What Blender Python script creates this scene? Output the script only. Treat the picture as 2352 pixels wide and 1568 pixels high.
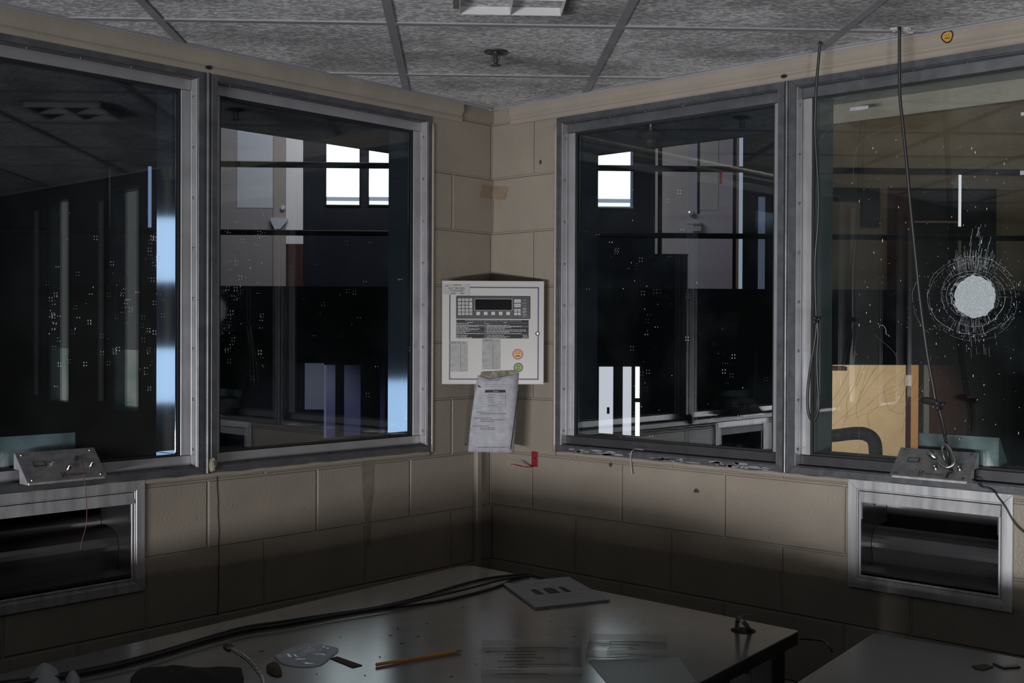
import bpy, bmesh, math, random
from mathutils import Vector, Matrix, noise
random.seed(7)
S = bpy.context.scene
C = S.collection
PI = math.pi
for o in list(bpy.data.objects):
    bpy.data.objects.remove(o)

# ------------------------------------------------------------------ camera
EYE = Vector((-3.145857, -2.979201, 1.55))
FPX = 2651.35
YAW, PITCH, ROLL = 0.829872, -0.0078061, 0.0041007
FW = Vector((math.sin(YAW)*math.cos(PITCH), math.cos(YAW)*math.cos(PITCH), math.sin(PITCH)))
R0 = Vector((math.cos(YAW), -math.sin(YAW), 0)); U0 = R0.cross(FW)
RT = R0*math.cos(ROLL) + U0*math.sin(ROLL); UP = -R0*math.sin(ROLL) + U0*math.cos(ROLL)
cd = bpy.data.cameras.new('camera'); cam = bpy.data.objects.new('camera', cd); C.objects.link(cam)
cd.sensor_width = 36; cd.lens = FPX/2352*36; cd.clip_start = .05; cd.clip_end = 200
cam.matrix_world = Matrix(((RT.x, UP.x, -FW.x, EYE.x), (RT.y, UP.y, -FW.y, EYE.y), (RT.z, UP.z, -FW.z, EYE.z), (0, 0, 0, 1)))
S.camera = cam

# ------------------------------------------------------------------ light and exposure
S.view_settings.view_transform = 'Standard'; S.view_settings.look = 'None'
S.view_settings.exposure = 0; S.view_settings.gamma = 1; S.view_settings.use_curve_mapping = False
W = bpy.data.worlds.new('world'); S.world = W; W.use_nodes = True
W.node_tree.nodes['Background'].inputs[0].default_value = (.55, .7, 1, 1)
W.node_tree.nodes['Background'].inputs[1].default_value = .001
A45 = math.sqrt(.5)
E1 = Vector((A45, -A45, 0)); E2 = Vector((A45, A45, 0)); ZA = Vector((0, 0, 1))   # the hall runs at 45 degrees to the booth
def light(name, kind, loc, target, energy, color=(1, 1, 1), **kw):
    d = bpy.data.lights.new(name, kind); d.energy = energy; d.color = color
    for k, v in kw.items(): setattr(d, k, v)
    o = bpy.data.objects.new(name, d); C.objects.link(o); o.location = loc
    v = Vector(target) - Vector(loc); o.rotation_euler = v.to_track_quat('-Z', 'Y').to_euler()
    return o
# assumed unseen low light behind the camera, placed to cast the wall shadows
light('assumed_low_key', 'AREA', (-3.66, -4.27, .77), (0, -1.0, 1.6), 7.4, (1, .97, .95), shape='RECTANGLE', size=.34, size_y=.2, spread=math.radians(70))
# unseen soft fill added on the far left to brighten the right wall
light('side_fill', 'AREA', (-6.7, -2.7, .62), (0, -1.3, 1.6), 66, (.96, .97, 1), shape='RECTANGLE', size=2.2, size_y=.16, spread=math.radians(80))
# unseen overhead fill added to lift the desk tops
light('overhead_fill', 'AREA', (-2.6, -2.4, 2.34), (-2.4, -2.2, 0), .06, (.9, .95, 1), shape='RECTANGLE', size=.6, size_y=.6)
def hallP(e1, e2, z): return E1*e1 + E2*e2 + ZA*z
light('upper_hall_fill', 'AREA', hallP(-1.0, 7.6, 5.2), hallP(-.6, 10.2, 2.6), 130, (.93, .93, 1), shape='RECTANGLE', size=3.0, size_y=1.2)  # unseen fill added to brighten the upper doors
light('landing_fill', 'AREA', hallP(6.0, 8.2, 5.0), hallP(6.2, 10.2, 2.6), 16, (1, .86, .66), shape='RECTANGLE', size=2.5, size_y=.8)  # unseen warm fill added for the tan wall
light('assumed_door_spot', 'SPOT', hallP(4.6, 7.2, .9), hallP(4.8, 9.2, .55), 125, (1, .88, .73), spot_size=math.radians(62), spot_blend=.5, shadow_soft_size=.08)  # assumed unseen warm spot, added to light the orange door
light('lower_hall_fill', 'SPOT', hallP(-2.0, 7.0, 1.1), hallP(-1.9, 9.2, .3), 40, (.8, .85, 1), spot_size=math.radians(55), spot_blend=.8, shadow_soft_size=.1)  # unseen cool light added to bring up the purple door
light('hall_blue_fill', 'AREA', hallP(-8.5, 4.6, 3.2), hallP(-1, 1, 1.6), 8, (.62, .78, 1), shape='RECTANGLE', size=2.5, size_y=2.0)  # unseen blue fill added mid-hall, standing in for window daylight

# ------------------------------------------------------------------ pixel rays of the photograph onto real planes
def ray(x, y): return FW + RT*((x-1176)/FPX) + UP*((784-y)/FPX)
def onL(x, y, w=0.0): r = ray(x, y); return EYE + r*((w-EYE.y)/r.y)          # left wall, w metres outward
def onR(x, y, w=0.0): r = ray(x, y); return EYE + r*((w-EYE.x)/r.x)          # right wall
def onZ(x, y, z): r = ray(x, y); return EYE + r*((z-EYE.z)/r.z)
def onE(x, y, e): r = ray(x, y); return EYE + r*((e-EYE.dot(E2))/r.dot(E2))  # plane square to the hall axis

# ------------------------------------------------------------------ materials
def mat(name, col, rough=.6, metal=0.0, emit=None, es=0.0, nscale=0, namt=0.0, bump=0.0, bscale=200, trans=0, alpha=1.0, coat=0.0, spec=None, stretch=None):
    m = bpy.data.materials.new(name); m.use_nodes = True
    nt = m.node_tree; b = nt.nodes['Principled BSDF']
    b.inputs['Base Color'].default_value = (*col, 1); b.inputs['Roughness'].default_value = rough
    b.inputs['Metallic'].default_value = metal
    if spec is not None: b.inputs['Specular IOR Level'].default_value = spec
    if trans: b.inputs['Transmission Weight'].default_value = trans
    if alpha < 1: b.inputs['Alpha'].default_value = alpha
    if coat: b.inputs['Coat Weight'].default_value = coat; b.inputs['Coat Roughness'].default_value = .1
    if emit: b.inputs['Emission Color'].default_value = (*emit, 1); b.inputs['Emission Strength'].default_value = es
    geo = nt.nodes.new('ShaderNodeNewGeometry')
    src = geo.outputs['Position']
    if stretch:
        mp = nt.nodes.new('ShaderNodeMapping'); mp.inputs['Scale'].default_value = stretch
        nt.links.new(src, mp.inputs['Vector']); src = mp.outputs['Vector']
    if nscale:
        n = nt.nodes.new('ShaderNodeTexNoise'); n.inputs['Scale'].default_value = nscale; n.inputs['Detail'].default_value = 6
        nt.links.new(src, n.inputs['Vector'])
        mr = nt.nodes.new('ShaderNodeMapRange'); mr.inputs[1].default_value = .35; mr.inputs[2].default_value = .7
        mr.inputs[3].default_value = 1-namt; mr.inputs[4].default_value = 1.0
        nt.links.new(n.outputs['Fac'], mr.inputs[0])
        mx = nt.nodes.new('ShaderNodeVectorMath'); mx.operation = 'SCALE'; mx.inputs[0].default_value = col
        nt.links.new(mr.outputs[0], mx.inputs['Scale']); nt.links.new(mx.outputs[0], b.inputs['Base Color'])
    if bump:
        n = nt.nodes.new('ShaderNodeTexNoise'); n.inputs['Scale'].default_value = bscale; n.inputs['Detail'].default_value = 3
        nt.links.new(src, n.inputs['Vector'])
        bp = nt.nodes.new('ShaderNodeBump'); bp.inputs['Strength'].default_value = bump; bp.inputs['Distance'].default_value = .003
        nt.links.new(n.outputs['Fac'], bp.inputs['Height']); nt.links.new(bp.outputs[0], b.inputs['Normal'])
    return m

def block_mat(name, left):
    """painted concrete block: running bond 406 x 203 mm with tooled joints and orange-peel paint"""
    m = bpy.data.materials.new(name); m.use_nodes = True; nt = m.node_tree; b = nt.nodes['Principled BSDF']; L = nt.links
    geo = nt.nodes.new('ShaderNodeNewGeometry'); sep = nt.nodes.new('ShaderNodeSeparateXYZ'); L.new(geo.outputs['Position'], sep.inputs[0])
    u = nt.nodes.new('ShaderNodeMath'); u.operation = 'MULTIPLY_ADD'; u.inputs[1].default_value = -1; u.inputs[2].default_value = 40*.406 + (-.008 if left else .203)
    L.new(sep.outputs[0 if left else 1], u.inputs[0])
    v = nt.nodes.new('ShaderNodeMath'); v.operation = 'ADD'; v.inputs[1].default_value = .1124; L.new(sep.outputs[2], v.inputs[0])
    cb = nt.nodes.new('ShaderNodeCombineXYZ'); L.new(u.outputs[0], cb.inputs[0]); L.new(v.outputs[0], cb.inputs[1])
    br = nt.nodes.new('ShaderNodeTexBrick'); br.inputs['Scale'].default_value = 1; br.inputs['Mortar Size'].default_value = .0052
    br.inputs['Mortar Smooth'].default_value = .6; br.inputs['Brick Width'].default_value = .406; br.inputs['Row Height'].default_value = .2032
    br.offset = .5; br.offset_frequency = 2
    br.inputs['Color1'].default_value = (.405, .352, .287, 1); br.inputs['Color2'].default_value = (.39, .338, .275, 1); br.inputs['Mortar'].default_value = (.39, .338, .275, 1)
    L.new(cb.outputs[0], br.inputs['Vector'])
    n = nt.nodes.new('ShaderNodeTexNoise'); n.inputs['Scale'].default_value = 5; n.inputs['Detail'].default_value = 5; L.new(geo.outputs['Position'], n.inputs['Vector'])
    mr = nt.nodes.new('ShaderNodeMapRange'); mr.inputs[1].default_value = .3; mr.inputs[2].default_value = .7; mr.inputs[3].default_value = .84; mr.inputs[4].default_value = 1.0
    L.new(n.outputs['Fac'], mr.inputs[0])
    sc = nt.nodes.new('ShaderNodeVectorMath'); sc.operation = 'SCALE'; L.new(br.outputs['Color'], sc.inputs[0]); L.new(mr.outputs[0], sc.inputs['Scale'])
    L.new(sc.outputs[0], b.inputs['Base Color'])
    b.inputs['Roughness'].default_value = .38; b.inputs['Specular IOR Level'].default_value = .4
    f1 = nt.nodes.new('ShaderNodeTexNoise'); f1.inputs['Scale'].default_value = 130; f1.inputs['Detail'].default_value = 2; L.new(geo.outputs['Position'], f1.inputs['Vector'])
    f2 = nt.nodes.new('ShaderNodeTexVoronoi'); f2.inputs['Scale'].default_value = 75; L.new(geo.outputs['Position'], f2.inputs['Vector'])
    pim = nt.nodes.new('ShaderNodeMapRange'); pim.inputs[1].default_value = .0; pim.inputs[2].default_value = .22; pim.inputs[3].default_value = 1; pim.inputs[4].default_value = 0
    L.new(f2.outputs['Distance'], pim.inputs[0])
    msk = nt.nodes.new('ShaderNodeTexNoise'); msk.inputs['Scale'].default_value = 14; L.new(geo.outputs['Position'], msk.inputs['Vector'])
    mk = nt.nodes.new('ShaderNodeMapRange'); mk.inputs[1].default_value = .5; mk.inputs[2].default_value = .65; L.new(msk.outputs['Fac'], mk.inputs[0])
    pm = nt.nodes.new('ShaderNodeMath'); pm.operation = 'MULTIPLY'; L.new(pim.outputs[0], pm.inputs[0]); L.new(mk.outputs[0], pm.inputs[1])
    h1 = nt.nodes.new('ShaderNodeMath'); h1.operation = 'MULTIPLY_ADD'; h1.inputs[1].default_value = .55; L.new(f1.outputs['Fac'], h1.inputs[0]); L.new(pm.outputs[0], h1.inputs[2])
    h2 = nt.nodes.new('ShaderNodeMath'); h2.operation = 'MULTIPLY_ADD'; h2.inputs[1].default_value = -2.2; L.new(br.outputs['Fac'], h2.inputs[0]); L.new(h1.outputs[0], h2.inputs[2])
    bp = nt.nodes.new('ShaderNodeBump'); bp.inputs['Strength'].default_value = .9; bp.inputs['Distance'].default_value = .0021
    L.new(h2.outputs[0], bp.inputs['Height']); L.new(bp.outputs[0], b.inputs['Normal'])
    return m

def glass_mat(name, tint, refl=1.0, dirt=.0):
    """clear plate glass: straight-through view plus Schlick mirror reflection, with a thin film of dust"""
    m = bpy.data.materials.new(name); m.use_nodes = True; nt = m.node_tree; L = nt.links
    nt.nodes.remove(nt.nodes['Principled BSDF']); out = nt.nodes['Material Output']
    tr = nt.nodes.new('ShaderNodeBsdfTransparent'); tr.inputs[0].default_value = (*tint, 1)
    gl = nt.nodes.new('ShaderNodeBsdfGlossy'); gl.inputs['Roughness'].default_value = 0.0; gl.inputs[0].default_value = (refl, refl, refl, 1)
    geo = nt.nodes.new('ShaderNodeNewGeometry')
    dt = nt.nodes.new('ShaderNodeVectorMath'); dt.operation = 'DOT_PRODUCT'; L.new(geo.outputs['Normal'], dt.inputs[0]); L.new(geo.outputs['Incoming'], dt.inputs[1])
    ab = nt.nodes.new('ShaderNodeMath'); ab.operation = 'ABSOLUTE'; L.new(dt.outputs['Value'], ab.inputs[0])
    om = nt.nodes.new('ShaderNodeMath'); om.operation = 'SUBTRACT'; om.inputs[0].default_value = 1; L.new(ab.outputs[0], om.inputs[1])
    pw = nt.nodes.new('ShaderNodeMath'); pw.operation = 'POWER'; pw.inputs[1].default_value = 5; L.new(om.outputs[0], pw.inputs[0])
    fr = nt.nodes.new('ShaderNodeMath'); fr.operation = 'MULTIPLY_ADD'; fr.inputs[1].default_value = .94; fr.inputs[2].default_value = .058; L.new(pw.outputs[0], fr.inputs[0])
    mx = nt.nodes.new('ShaderNodeMixShader'); L.new(fr.outputs[0], mx.inputs[0]); L.new(tr.outputs[0], mx.inputs[1]); L.new(gl.outputs[0], mx.inputs[2])
    df = nt.nodes.new('ShaderNodeBsdfDiffuse'); df.inputs[0].default_value = (.5, .62, .64, 1)
    n = nt.nodes.new('ShaderNodeTexNoise'); n.inputs['Scale'].default_value = 6; n.inputs['Detail'].default_value = 8; L.new(geo.outputs['Position'], n.inputs['Vector'])
    mr = nt.nodes.new('ShaderNodeMapRange'); mr.inputs[1].default_value = .45; mr.inputs[2].default_value = .8; mr.inputs[3].default_value = dirt*.4; mr.inputs[4].default_value = dirt*2
    L.new(n.outputs['Fac'], mr.inputs[0])
    m2 = nt.nodes.new('ShaderNodeMixShader'); L.new(mr.outputs[0], m2.inputs[0]); L.new(mx.outputs[0], m2.inputs[1]); L.new(df.outputs[0], m2.inputs[2])
    L.new(m2.outputs[0], out.inputs['Surface'])
    return m

def tile_mat():
    m = bpy.data.materials.new('ceiling_tile'); m.use_nodes = True; nt = m.node_tree; b = nt.nodes['Principled BSDF']; L = nt.links
    geo = nt.nodes.new('ShaderNodeNewGeometry')
    mp = nt.nodes.new('ShaderNodeMapping'); mp.vector_type = 'POINT'; mp.inputs['Rotation'].default_value = (0, 0, PI/4); L.new(geo.outputs['Position'], mp.inputs['Vector'])
    st = nt.nodes.new('ShaderNodeMapping'); st.inputs['Scale'].default_value = (.55, 1, 1); L.new(mp.outputs[0], st.inputs['Vector'])
    n = nt.nodes.new('ShaderNodeTexNoise'); n.inputs['Scale'].default_value = 105; n.inputs['Detail'].default_value = 4; n.inputs['Distortion'].default_value = .8; L.new(st.outputs[0], n.inputs['Vector'])
    big = nt.nodes.new('ShaderNodeTexNoise'); big.inputs['Scale'].default_value = 4.5; big.inputs['Detail'].default_value = 6; L.new(st.outputs[0], big.inputs['Vector'])
    mr = nt.nodes.new('ShaderNodeMapRange'); mr.inputs[1].default_value = .42; mr.inputs[2].default_value = .62; mr.inputs[3].default_value = .46; mr.inputs[4].default_value = 1; L.new(n.outputs['Fac'], mr.inputs[0])
    m3 = nt.nodes.new('ShaderNodeMapRange'); m3.inputs[1].default_value = .33; m3.inputs[2].default_value = .55; m3.inputs[3].default_value = .52; m3.inputs[4].default_value = 1; L.new(big.outputs['Fac'], m3.inputs[0])
    pr = nt.nodes.new('ShaderNodeMath'); pr.operation = 'MULTIPLY'; L.new(mr.outputs[0], pr.inputs[0]); L.new(m3.outputs[0], pr.inputs[1])
    sc = nt.nodes.new('ShaderNodeVectorMath'); sc.operation = 'SCALE'; sc.inputs[0].default_value = (1.1, 1.1, 1.12); L.new(pr.outputs[0], sc.inputs['Scale']); L.new(sc.outputs[0], b.inputs['Base Color'])
    b.inputs['Roughness'].default_value = .8
    bp = nt.nodes.new('ShaderNodeBump'); bp.inputs['Strength'].default_value = .9; bp.inputs['Distance'].default_value = .003; L.new(n.outputs['Fac'], bp.inputs['Height']); L.new(bp.outputs[0], b.inputs['Normal'])
    return m

M = dict(
    wallL=block_mat('painted_block_left', True), wallR=block_mat('painted_block_right', False),
    cream=mat('cream_paint', (.44, .388, .32), .33, nscale=7, namt=.14, bump=.25, bscale=60),
    tile=tile_mat(), tbar=mat('grid_bar_grey', (.40, .40, .425), .5, nscale=9, namt=.2),
    frame=mat('galvanised_frame', (.30, .31, .33), .42, .75, nscale=16, namt=.35, bump=.1, bscale=50),
    framedark=mat('dark_sill_metal', (.085, .085, .092), .45, .4, nscale=12, namt=.3), framechip_shade=mat('worn_shaded_frame', (.15, .153, .168), .5, .4, nscale=28, namt=.35, bump=.2, bscale=60),
    stop=mat('brushed_stop', (.64, .64, .665), .40, .6, nscale=11, namt=.18),
    screw=mat('screw_steel', (.5, .5, .5), .25, 1), hole=mat('dark_hole', (.008, .008, .008), .9),
    jamb=mat('outer_jamb', (.16, .205, .27), .06, .9), jambg=mat('outer_jamb_grey', (.20, .25, .26), .3, .3),
    glass=glass_mat('plate_glass', (.94, .97, .98), 1.0, .0035), glassd=glass_mat('plate_glass_scuffed', (.95, .97, .96), 1.0, .007),
    gasket=mat('black_gasket', (.006, .006, .006), .7),
    steel=mat('brushed_stainless', (.80, .80, .815), .42, .55, nscale=3, namt=.35, bump=.05, bscale=90, stretch=(14, 14, 1)),
    steeld=mat('dark_stainless', (.32, .32, .33), .26, .9, nscale=4, namt=.3),
    plate=mat('intercom_plate', (.52, .52, .525), .36, .75, nscale=40, namt=.35),
    teal=glass_mat('teal_hood_plastic', (.40, .56, .56), .9, .22), tealedge=mat('teal_hood_edge', (.17, .25, .26), .25),
    chrome=mat('chrome', (.9, .9, .9), .26, 1), rubber=mat('black_rubber', (.012, .012, .013), .45), blackp=mat('black_plastic', (.016, .016, .017), .35),
    panel=mat('panel_enamel', (.58, .57, .545), .3), navy=mat('navy_line', (.018, .016, .12), .4), module=mat('module_black', (.02, .02, .024), .3),
    screen=mat('dark_display', (.012, .012, .015), .12), key=mat('key_grey', (.62, .62, .63), .4), ink=mat('black_ink', (.012, .012, .014), .7),
    white_ink=mat('white_ink', (.6, .6, .6), .7), paper=mat('grubby_paper', (.60, .60, .655), .75, nscale=38, namt=.26), paper2=mat('taped_paper', (.56, .56, .54), .7, nscale=60, namt=.2),
    pencil_ink=mat('pencil_grey', (.16, .16, .18), .8), led=mat('led_red', (.22, .05, .04), .4),
    tapeb=mat('masking_tape', (.33, .255, .17), .55, nscale=40, namt=.2), tapeg=mat('dirty_tape', (.42, .38, .29), .6, nscale=70, namt=.6),
    st_pink=mat('sticker_pink', (.46, .12, .16), .4), st_or=mat('sticker_orange', (.72, .42, .14), .4), st_dg=mat('sticker_dark_green', (.03, .05, .025), .4),
    st_gr=mat('sticker_green', (.26, .42, .06), .4), st_mar=mat('sticker_maroon', (.09, .012, .05), .3), st_ye=mat('sticker_yellow', (.62, .40, .04), .4), st_ink=mat('sticker_ink', (.06, .03, .015), .5), st_w=mat('sticker_white', (.7, .66, .55), .4),
    red=mat('red_enamel', (.30, .008, .014), .4), plaster=mat('plaster_crumbs', (.62, .61, .6), .9, bump=.6, bscale=160), foam=mat('expanding_foam', (.42, .38, .25), .8, nscale=60, namt=.4, bump=.6, bscale=120),
    desk=mat('desk_laminate', (.25, .25, .235), .2, nscale=6, namt=.28, bump=.03, bscale=14), deskedge=mat('desk_edge_black', (.010, .010, .010), .5), deskleg=mat('desk_leg', (.10, .09, .075), .5),
    deskb=mat('desk_laminate_grey', (.255, .255, .25), .3, nscale=5, namt=.16),
    thin_sheet=mat('thin_sheet_paper', (.27, .27, .265), .42), booklet=mat('booklet_paper', (.47, .47, .49), .7), bookart=mat('booklet_print', (.035, .035, .037), .7), bookgrey=mat('booklet_light_print', (.28, .28, .29), .7),
    wood=mat('pencil_orange', (.62, .26, .04), .45), cloth=mat('dark_cloth', (.010, .011, .012), .9, bump=.8, bscale=90), brown=mat('brown_scrap', (.06, .04, .015), .7),
    film=mat('clear_film', (.60, .63, .72), .12, alpha=.5), film2=mat('clear_tray', (.30, .29, .27), .12, alpha=.22), tissue=mat('white_tissue', (.42, .43, .45), .8, bump=.5, bscale=50),
    thread=mat('red_thread', (.16, .015, .015), .6), strap=mat('cream_strap', (.5, .44, .34), .5), stain=mat('wall_stain', (.30, .25, .20), .45, nscale=30, namt=.3), chip=mat('wall_chip', (.06, .045, .03), .9),
    crack=mat('cracked_glass_white', (.84, .92, .96), .4, bump=1, bscale=420, nscale=300, namt=.4), crackl=mat('crack_line', (.55, .59, .61), .3), hair=mat('hairline_dark', (.12, .075, .04), .5), hairl=mat('hairline_light', (.16, .13, .10), .5),
    speck=mat('splash_glint', (.8, .82, .85), .3), raceway=mat('painted_raceway', (.37, .325, .265), .4),
    lampw=mat('lamp_white', (.72, .72, .74), .35), lampf=mat('lamp_frame', (.20, .19, .18), .6), sprk=mat('sprinkler_bronze', (.10, .105, .095), .35, .6),
    # the hall outside
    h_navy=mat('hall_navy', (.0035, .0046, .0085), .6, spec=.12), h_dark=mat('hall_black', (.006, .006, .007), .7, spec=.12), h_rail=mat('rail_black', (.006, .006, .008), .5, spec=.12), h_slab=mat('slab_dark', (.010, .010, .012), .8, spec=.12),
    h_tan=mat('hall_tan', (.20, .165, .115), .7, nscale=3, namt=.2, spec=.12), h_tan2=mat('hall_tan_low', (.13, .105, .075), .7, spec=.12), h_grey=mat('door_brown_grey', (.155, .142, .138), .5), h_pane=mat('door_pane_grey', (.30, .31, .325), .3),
    h_brown=mat('door_post_brown', (.17, .145, .125), .6), h_pale=mat('pale_wall', (.42, .40, .385), .6), h_wall=mat('grey_wall', (.34, .315, .305), .6), h_lav=mat('lavender_door', (.32, .295, .35), .45), h_lpane=mat('green_grey_pane', (.33, .33, .315), .3),
    h_metal=mat('door_hardware', (.6, .62, .66), .3, .6), h_mar=mat('maroon_paint', (.035, .014, .011), .5, spec=.12), h_or=mat('orange_door', (.56, .43, .265), .5, nscale=6, namt=.12), h_or2=mat('orange_jamb', (.46, .25, .10), .5),
    h_purple=mat('purple_door', (.10, .09, .25), .4), h_post=mat('grey_post', (.12, .13, .125), .5), h_redtag=mat('red_tag', (.35, .04, .03), .5),
    h_floor=mat('hall_floor', (.03, .03, .035), .4), booth_floor=mat('booth_floor', (.05, .047, .043), .6, nscale=5, namt=.3), rear_shade=mat('rear_wall_shade', (.03, .027, .024), .7), booth_rear=mat('rear_wall_paint', (.10, .085, .065), .7),
    tube=mat('handrail_tube', (.32, .31, .29), .4, .3, nscale=40, namt=.4),
)
# deeper shade put into booth colours: paints, metals darkened alike to cut bounced light
ALBEDO_CUT = .6
for key_, m_ in M.items():
    if key_.startswith('h_') or key_ in ('glass', 'glassd', 'jamb', 'hole', 'gasket', 'ink', 'rubber', 'blackp', 'film', 'film2', 'hair', 'hairl', 'teal', 'tube', 'booth_floor', 'rear_shade', 'booth_rear'): continue
    for nd in m_.node_tree.nodes:
        if nd.type == 'BSDF_PRINCIPLED' and not nd.inputs['Base Color'].is_linked:
            c_ = nd.inputs['Base Color'].default_value; nd.inputs['Base Color'].default_value = (c_[0]*ALBEDO_CUT, c_[1]*ALBEDO_CUT, c_[2]*ALBEDO_CUT, 1)
        elif nd.type == 'VECT_MATH' and nd.operation == 'SCALE' and not nd.inputs[0].is_linked:
            nd.inputs[0].default_value = [q*ALBEDO_CUT for q in nd.inputs[0].default_value]
        elif nd.type == 'TEX_BRICK':
            for nm_ in ('Color1', 'Color2', 'Mortar'):
                c_ = nd.inputs[nm_].default_value; nd.inputs[nm_].default_value = (c_[0]*ALBEDO_CUT, c_[1]*ALBEDO_CUT, c_[2]*ALBEDO_CUT, 1)
def lit(name, col, s, pat=0.0):
    m = bpy.data.materials.new(name); m.use_nodes = True; nt = m.node_tree; b = nt.nodes['Principled BSDF']
    b.inputs['Base Color'].default_value = (0, 0, 0, 1); b.inputs['Emission Color'].default_value = (*col, 1); b.inputs['Emission Strength'].default_value = s
    if pat:
        geo = nt.nodes.new('ShaderNodeNewGeometry'); n = nt.nodes.new('ShaderNodeTexNoise'); n.inputs['Scale'].default_value = 4; n.inputs['Detail'].default_value = 4
        nt.links.new(geo.outputs['Position'], n.inputs['Vector'])
        cr = nt.nodes.new('ShaderNodeValToRGB'); cr.color_ramp.elements[0].position = .35; cr.color_ramp.elements[1].position = .55
        cr.color_ramp.elements[0].color = (col[0]*(1-pat), col[1]*(1-pat*.6), col[2]*(1-pat*.7), 1); cr.color_ramp.elements[1].color = (*col, 1)
        nt.links.new(n.outputs['Fac'], cr.inputs[0]); nt.links.new(cr.outputs[0], b.inputs['Emission Color'])
    return m
M['sky'] = lit('window_daylight', (.90, .97, 1), 2.6, .30); M['sky_low'] = lit('sill_daylight', (.9, .97, 1), 1.3)
M['daydoor'] = lit('doorway_daylight', (.86, .87, .95), .72); M['daybright'] = lit('doorway_bright', (.97, .98, 1), 1.6); M['dayblue'] = lit('assumed_side_glow', (.74, .88, 1), 3.6)
M['frost'] = lit('frosted_pane', (.75, .82, .82), .55); M['frostb'] = lit('frosted_pane_bright', (.85, .9, .86), 1.5, .5); M['slit'] = lit('slit_window', (.45, .62, 1), .35); M['slitw'] = lit('slit_window_white', (.9, .93, 1), .75); M['strip'] = lit('narrow_sidelight', (.70, .76, 1), .36); M['strip3'] = lit('reflected_glow', (.6, .68, 1), .055); M['strip2'] = lit('narrow_sidelight_dim', (.55, .65, 1), .10)

# ------------------------------------------------------------------ mesh helpers
WORLD = {}
def finish(o, parent):
    if parent is not None:
        o.parent = parent
def wloc(o): return WORLD.get(o.name, Vector((0, 0, 0)))
def obj(name, bm, m, parent=None, smooth=False, bevel=0.0, seg=1):
    bmesh.ops.recalc_face_normals(bm, faces=bm.faces)
    if parent is not None: bmesh.ops.translate(bm, vec=-wloc(parent), verts=bm.verts)
    me = bpy.data.meshes.new(name); bm.to_mesh(me); bm.free()
    me.materials.append(M[m] if isinstance(m, str) else m)
    if smooth:
        for p in me.polygons: p.use_smooth = True
    o = bpy.data.objects.new(name, me); C.objects.link(o); WORLD[o.name] = wloc(parent) if parent is not None else Vector((0, 0, 0))
    if parent is not None: o.parent = parent
    if bevel:
        b = o.modifiers.new('bevel', 'BEVEL'); b.width = bevel; b.segments = seg; b.limit_method = 'ANGLE'; b.angle_limit = math.radians(40)
    return o
def thing(name, label, cat, loc, group=None):
    o = bpy.data.objects.new(name, None); C.objects.link(o); o.location = Vector(loc); o.empty_display_size = .05
    WORLD[o.name] = Vector(loc); o['label'] = label; o['category'] = cat
    if group: o['group'] = group
    return o
def tag(o, label, cat, group=None):
    o['label'] = label; o['category'] = cat
    if group: o['group'] = group
    return o
def struct(o, label=None): o['kind'] = 'structure'; return o
def B(): return bmesh.new()
def quad_prism(bm, a, b):
    """two matching loops of points joined into a solid"""
    va = [bm.verts.new(p) for p in a]; vb = [bm.verts.new(p) for p in b]; n = len(a)
    bm.faces.new(va); bm.faces.new(vb)
    for i in range(n): bm.faces.new((va[i], va[(i+1) % n], vb[(i+1) % n], vb[i]))
def fbox(bm, f, a0, a1, b0, b1, c0, c1):
    quad_prism(bm, [f(a0, b0, c0), f(a1, b0, c0), f(a1, b1, c0), f(a0, b1, c0)], [f(a0, b0, c1), f(a1, b0, c1), f(a1, b1, c1), f(a0, b1, c1)])
def slab(bm, pts, off):
    off = Vector(off); quad_prism(bm, [Vector(p) for p in pts], [Vector(p)+off for p in pts])
def ring(bm, f, d0, d1, z0, z1, i, w0, w1, sides='LRTB'):
    """mitred rectangular ring i wide inside d0..d1 x z0..z1, from depth w0 to w1 (only the named sides)"""
    o_ = [(d0, z0), (d1, z0), (d1, z1), (d0, z1)]; n_ = [(d0+i, z0+i), (d1-i, z0+i), (d1-i, z1-i), (d0+i, z1-i)]
    for k, s in enumerate('BRTL'):
        if s not in sides: continue
        j = (k+1) % 4; q = [o_[k], o_[j], n_[j], n_[k]]
        quad_prism(bm, [f(d, w0, z) for d, z in q], [f(d, w1, z) for d, z in q])
def smooth_path(pts, n=6):
    pts = [Vector(p) for p in pts]; out = []
    for i in range(len(pts)-1):
        p0 = pts[max(i-1, 0)]; p1 = pts[i]; p2 = pts[i+1]; p3 = pts[min(i+2, len(pts)-1)]
        for k in range(n):
            t = k/n; out.append(.5*((2*p1) + (p2-p0)*t + (2*p0-5*p1+4*p2-p3)*t*t + (3*p1-p0-3*p2+p3)*t**3))
    out.append(pts[-1]); return out
def tube(bm, pts, r, n=8, sm=6, rfun=None):
    P = smooth_path(pts, sm) if sm else [Vector(p) for p in pts]
    up = None; rings = []
    for i, p in enumerate(P):
        t = (P[min(i+1, len(P)-1)] - P[max(i-1, 0)]).normalized()
        if up is None:
            up = t.orthogonal().normalized()
        up = (up - t*up.dot(t));
        up = up.normalized() if up.length > 1e-6 else t.orthogonal().normalized()
        s = t.cross(up); rr = rfun(i/(len(P)-1)) if rfun else r
        rings.append([bm.verts.new(p + (up*math.cos(2*PI*k/n) + s*math.sin(2*PI*k/n))*rr) for k in range(n)])
    for a, b in zip(rings, rings[1:]):
        for k in range(n): bm.faces.new((a[k], a[(k+1) % n], b[(k+1) % n], b[k]))
    bm.faces.new(rings[0]); bm.faces.new(rings[-1])
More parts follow.
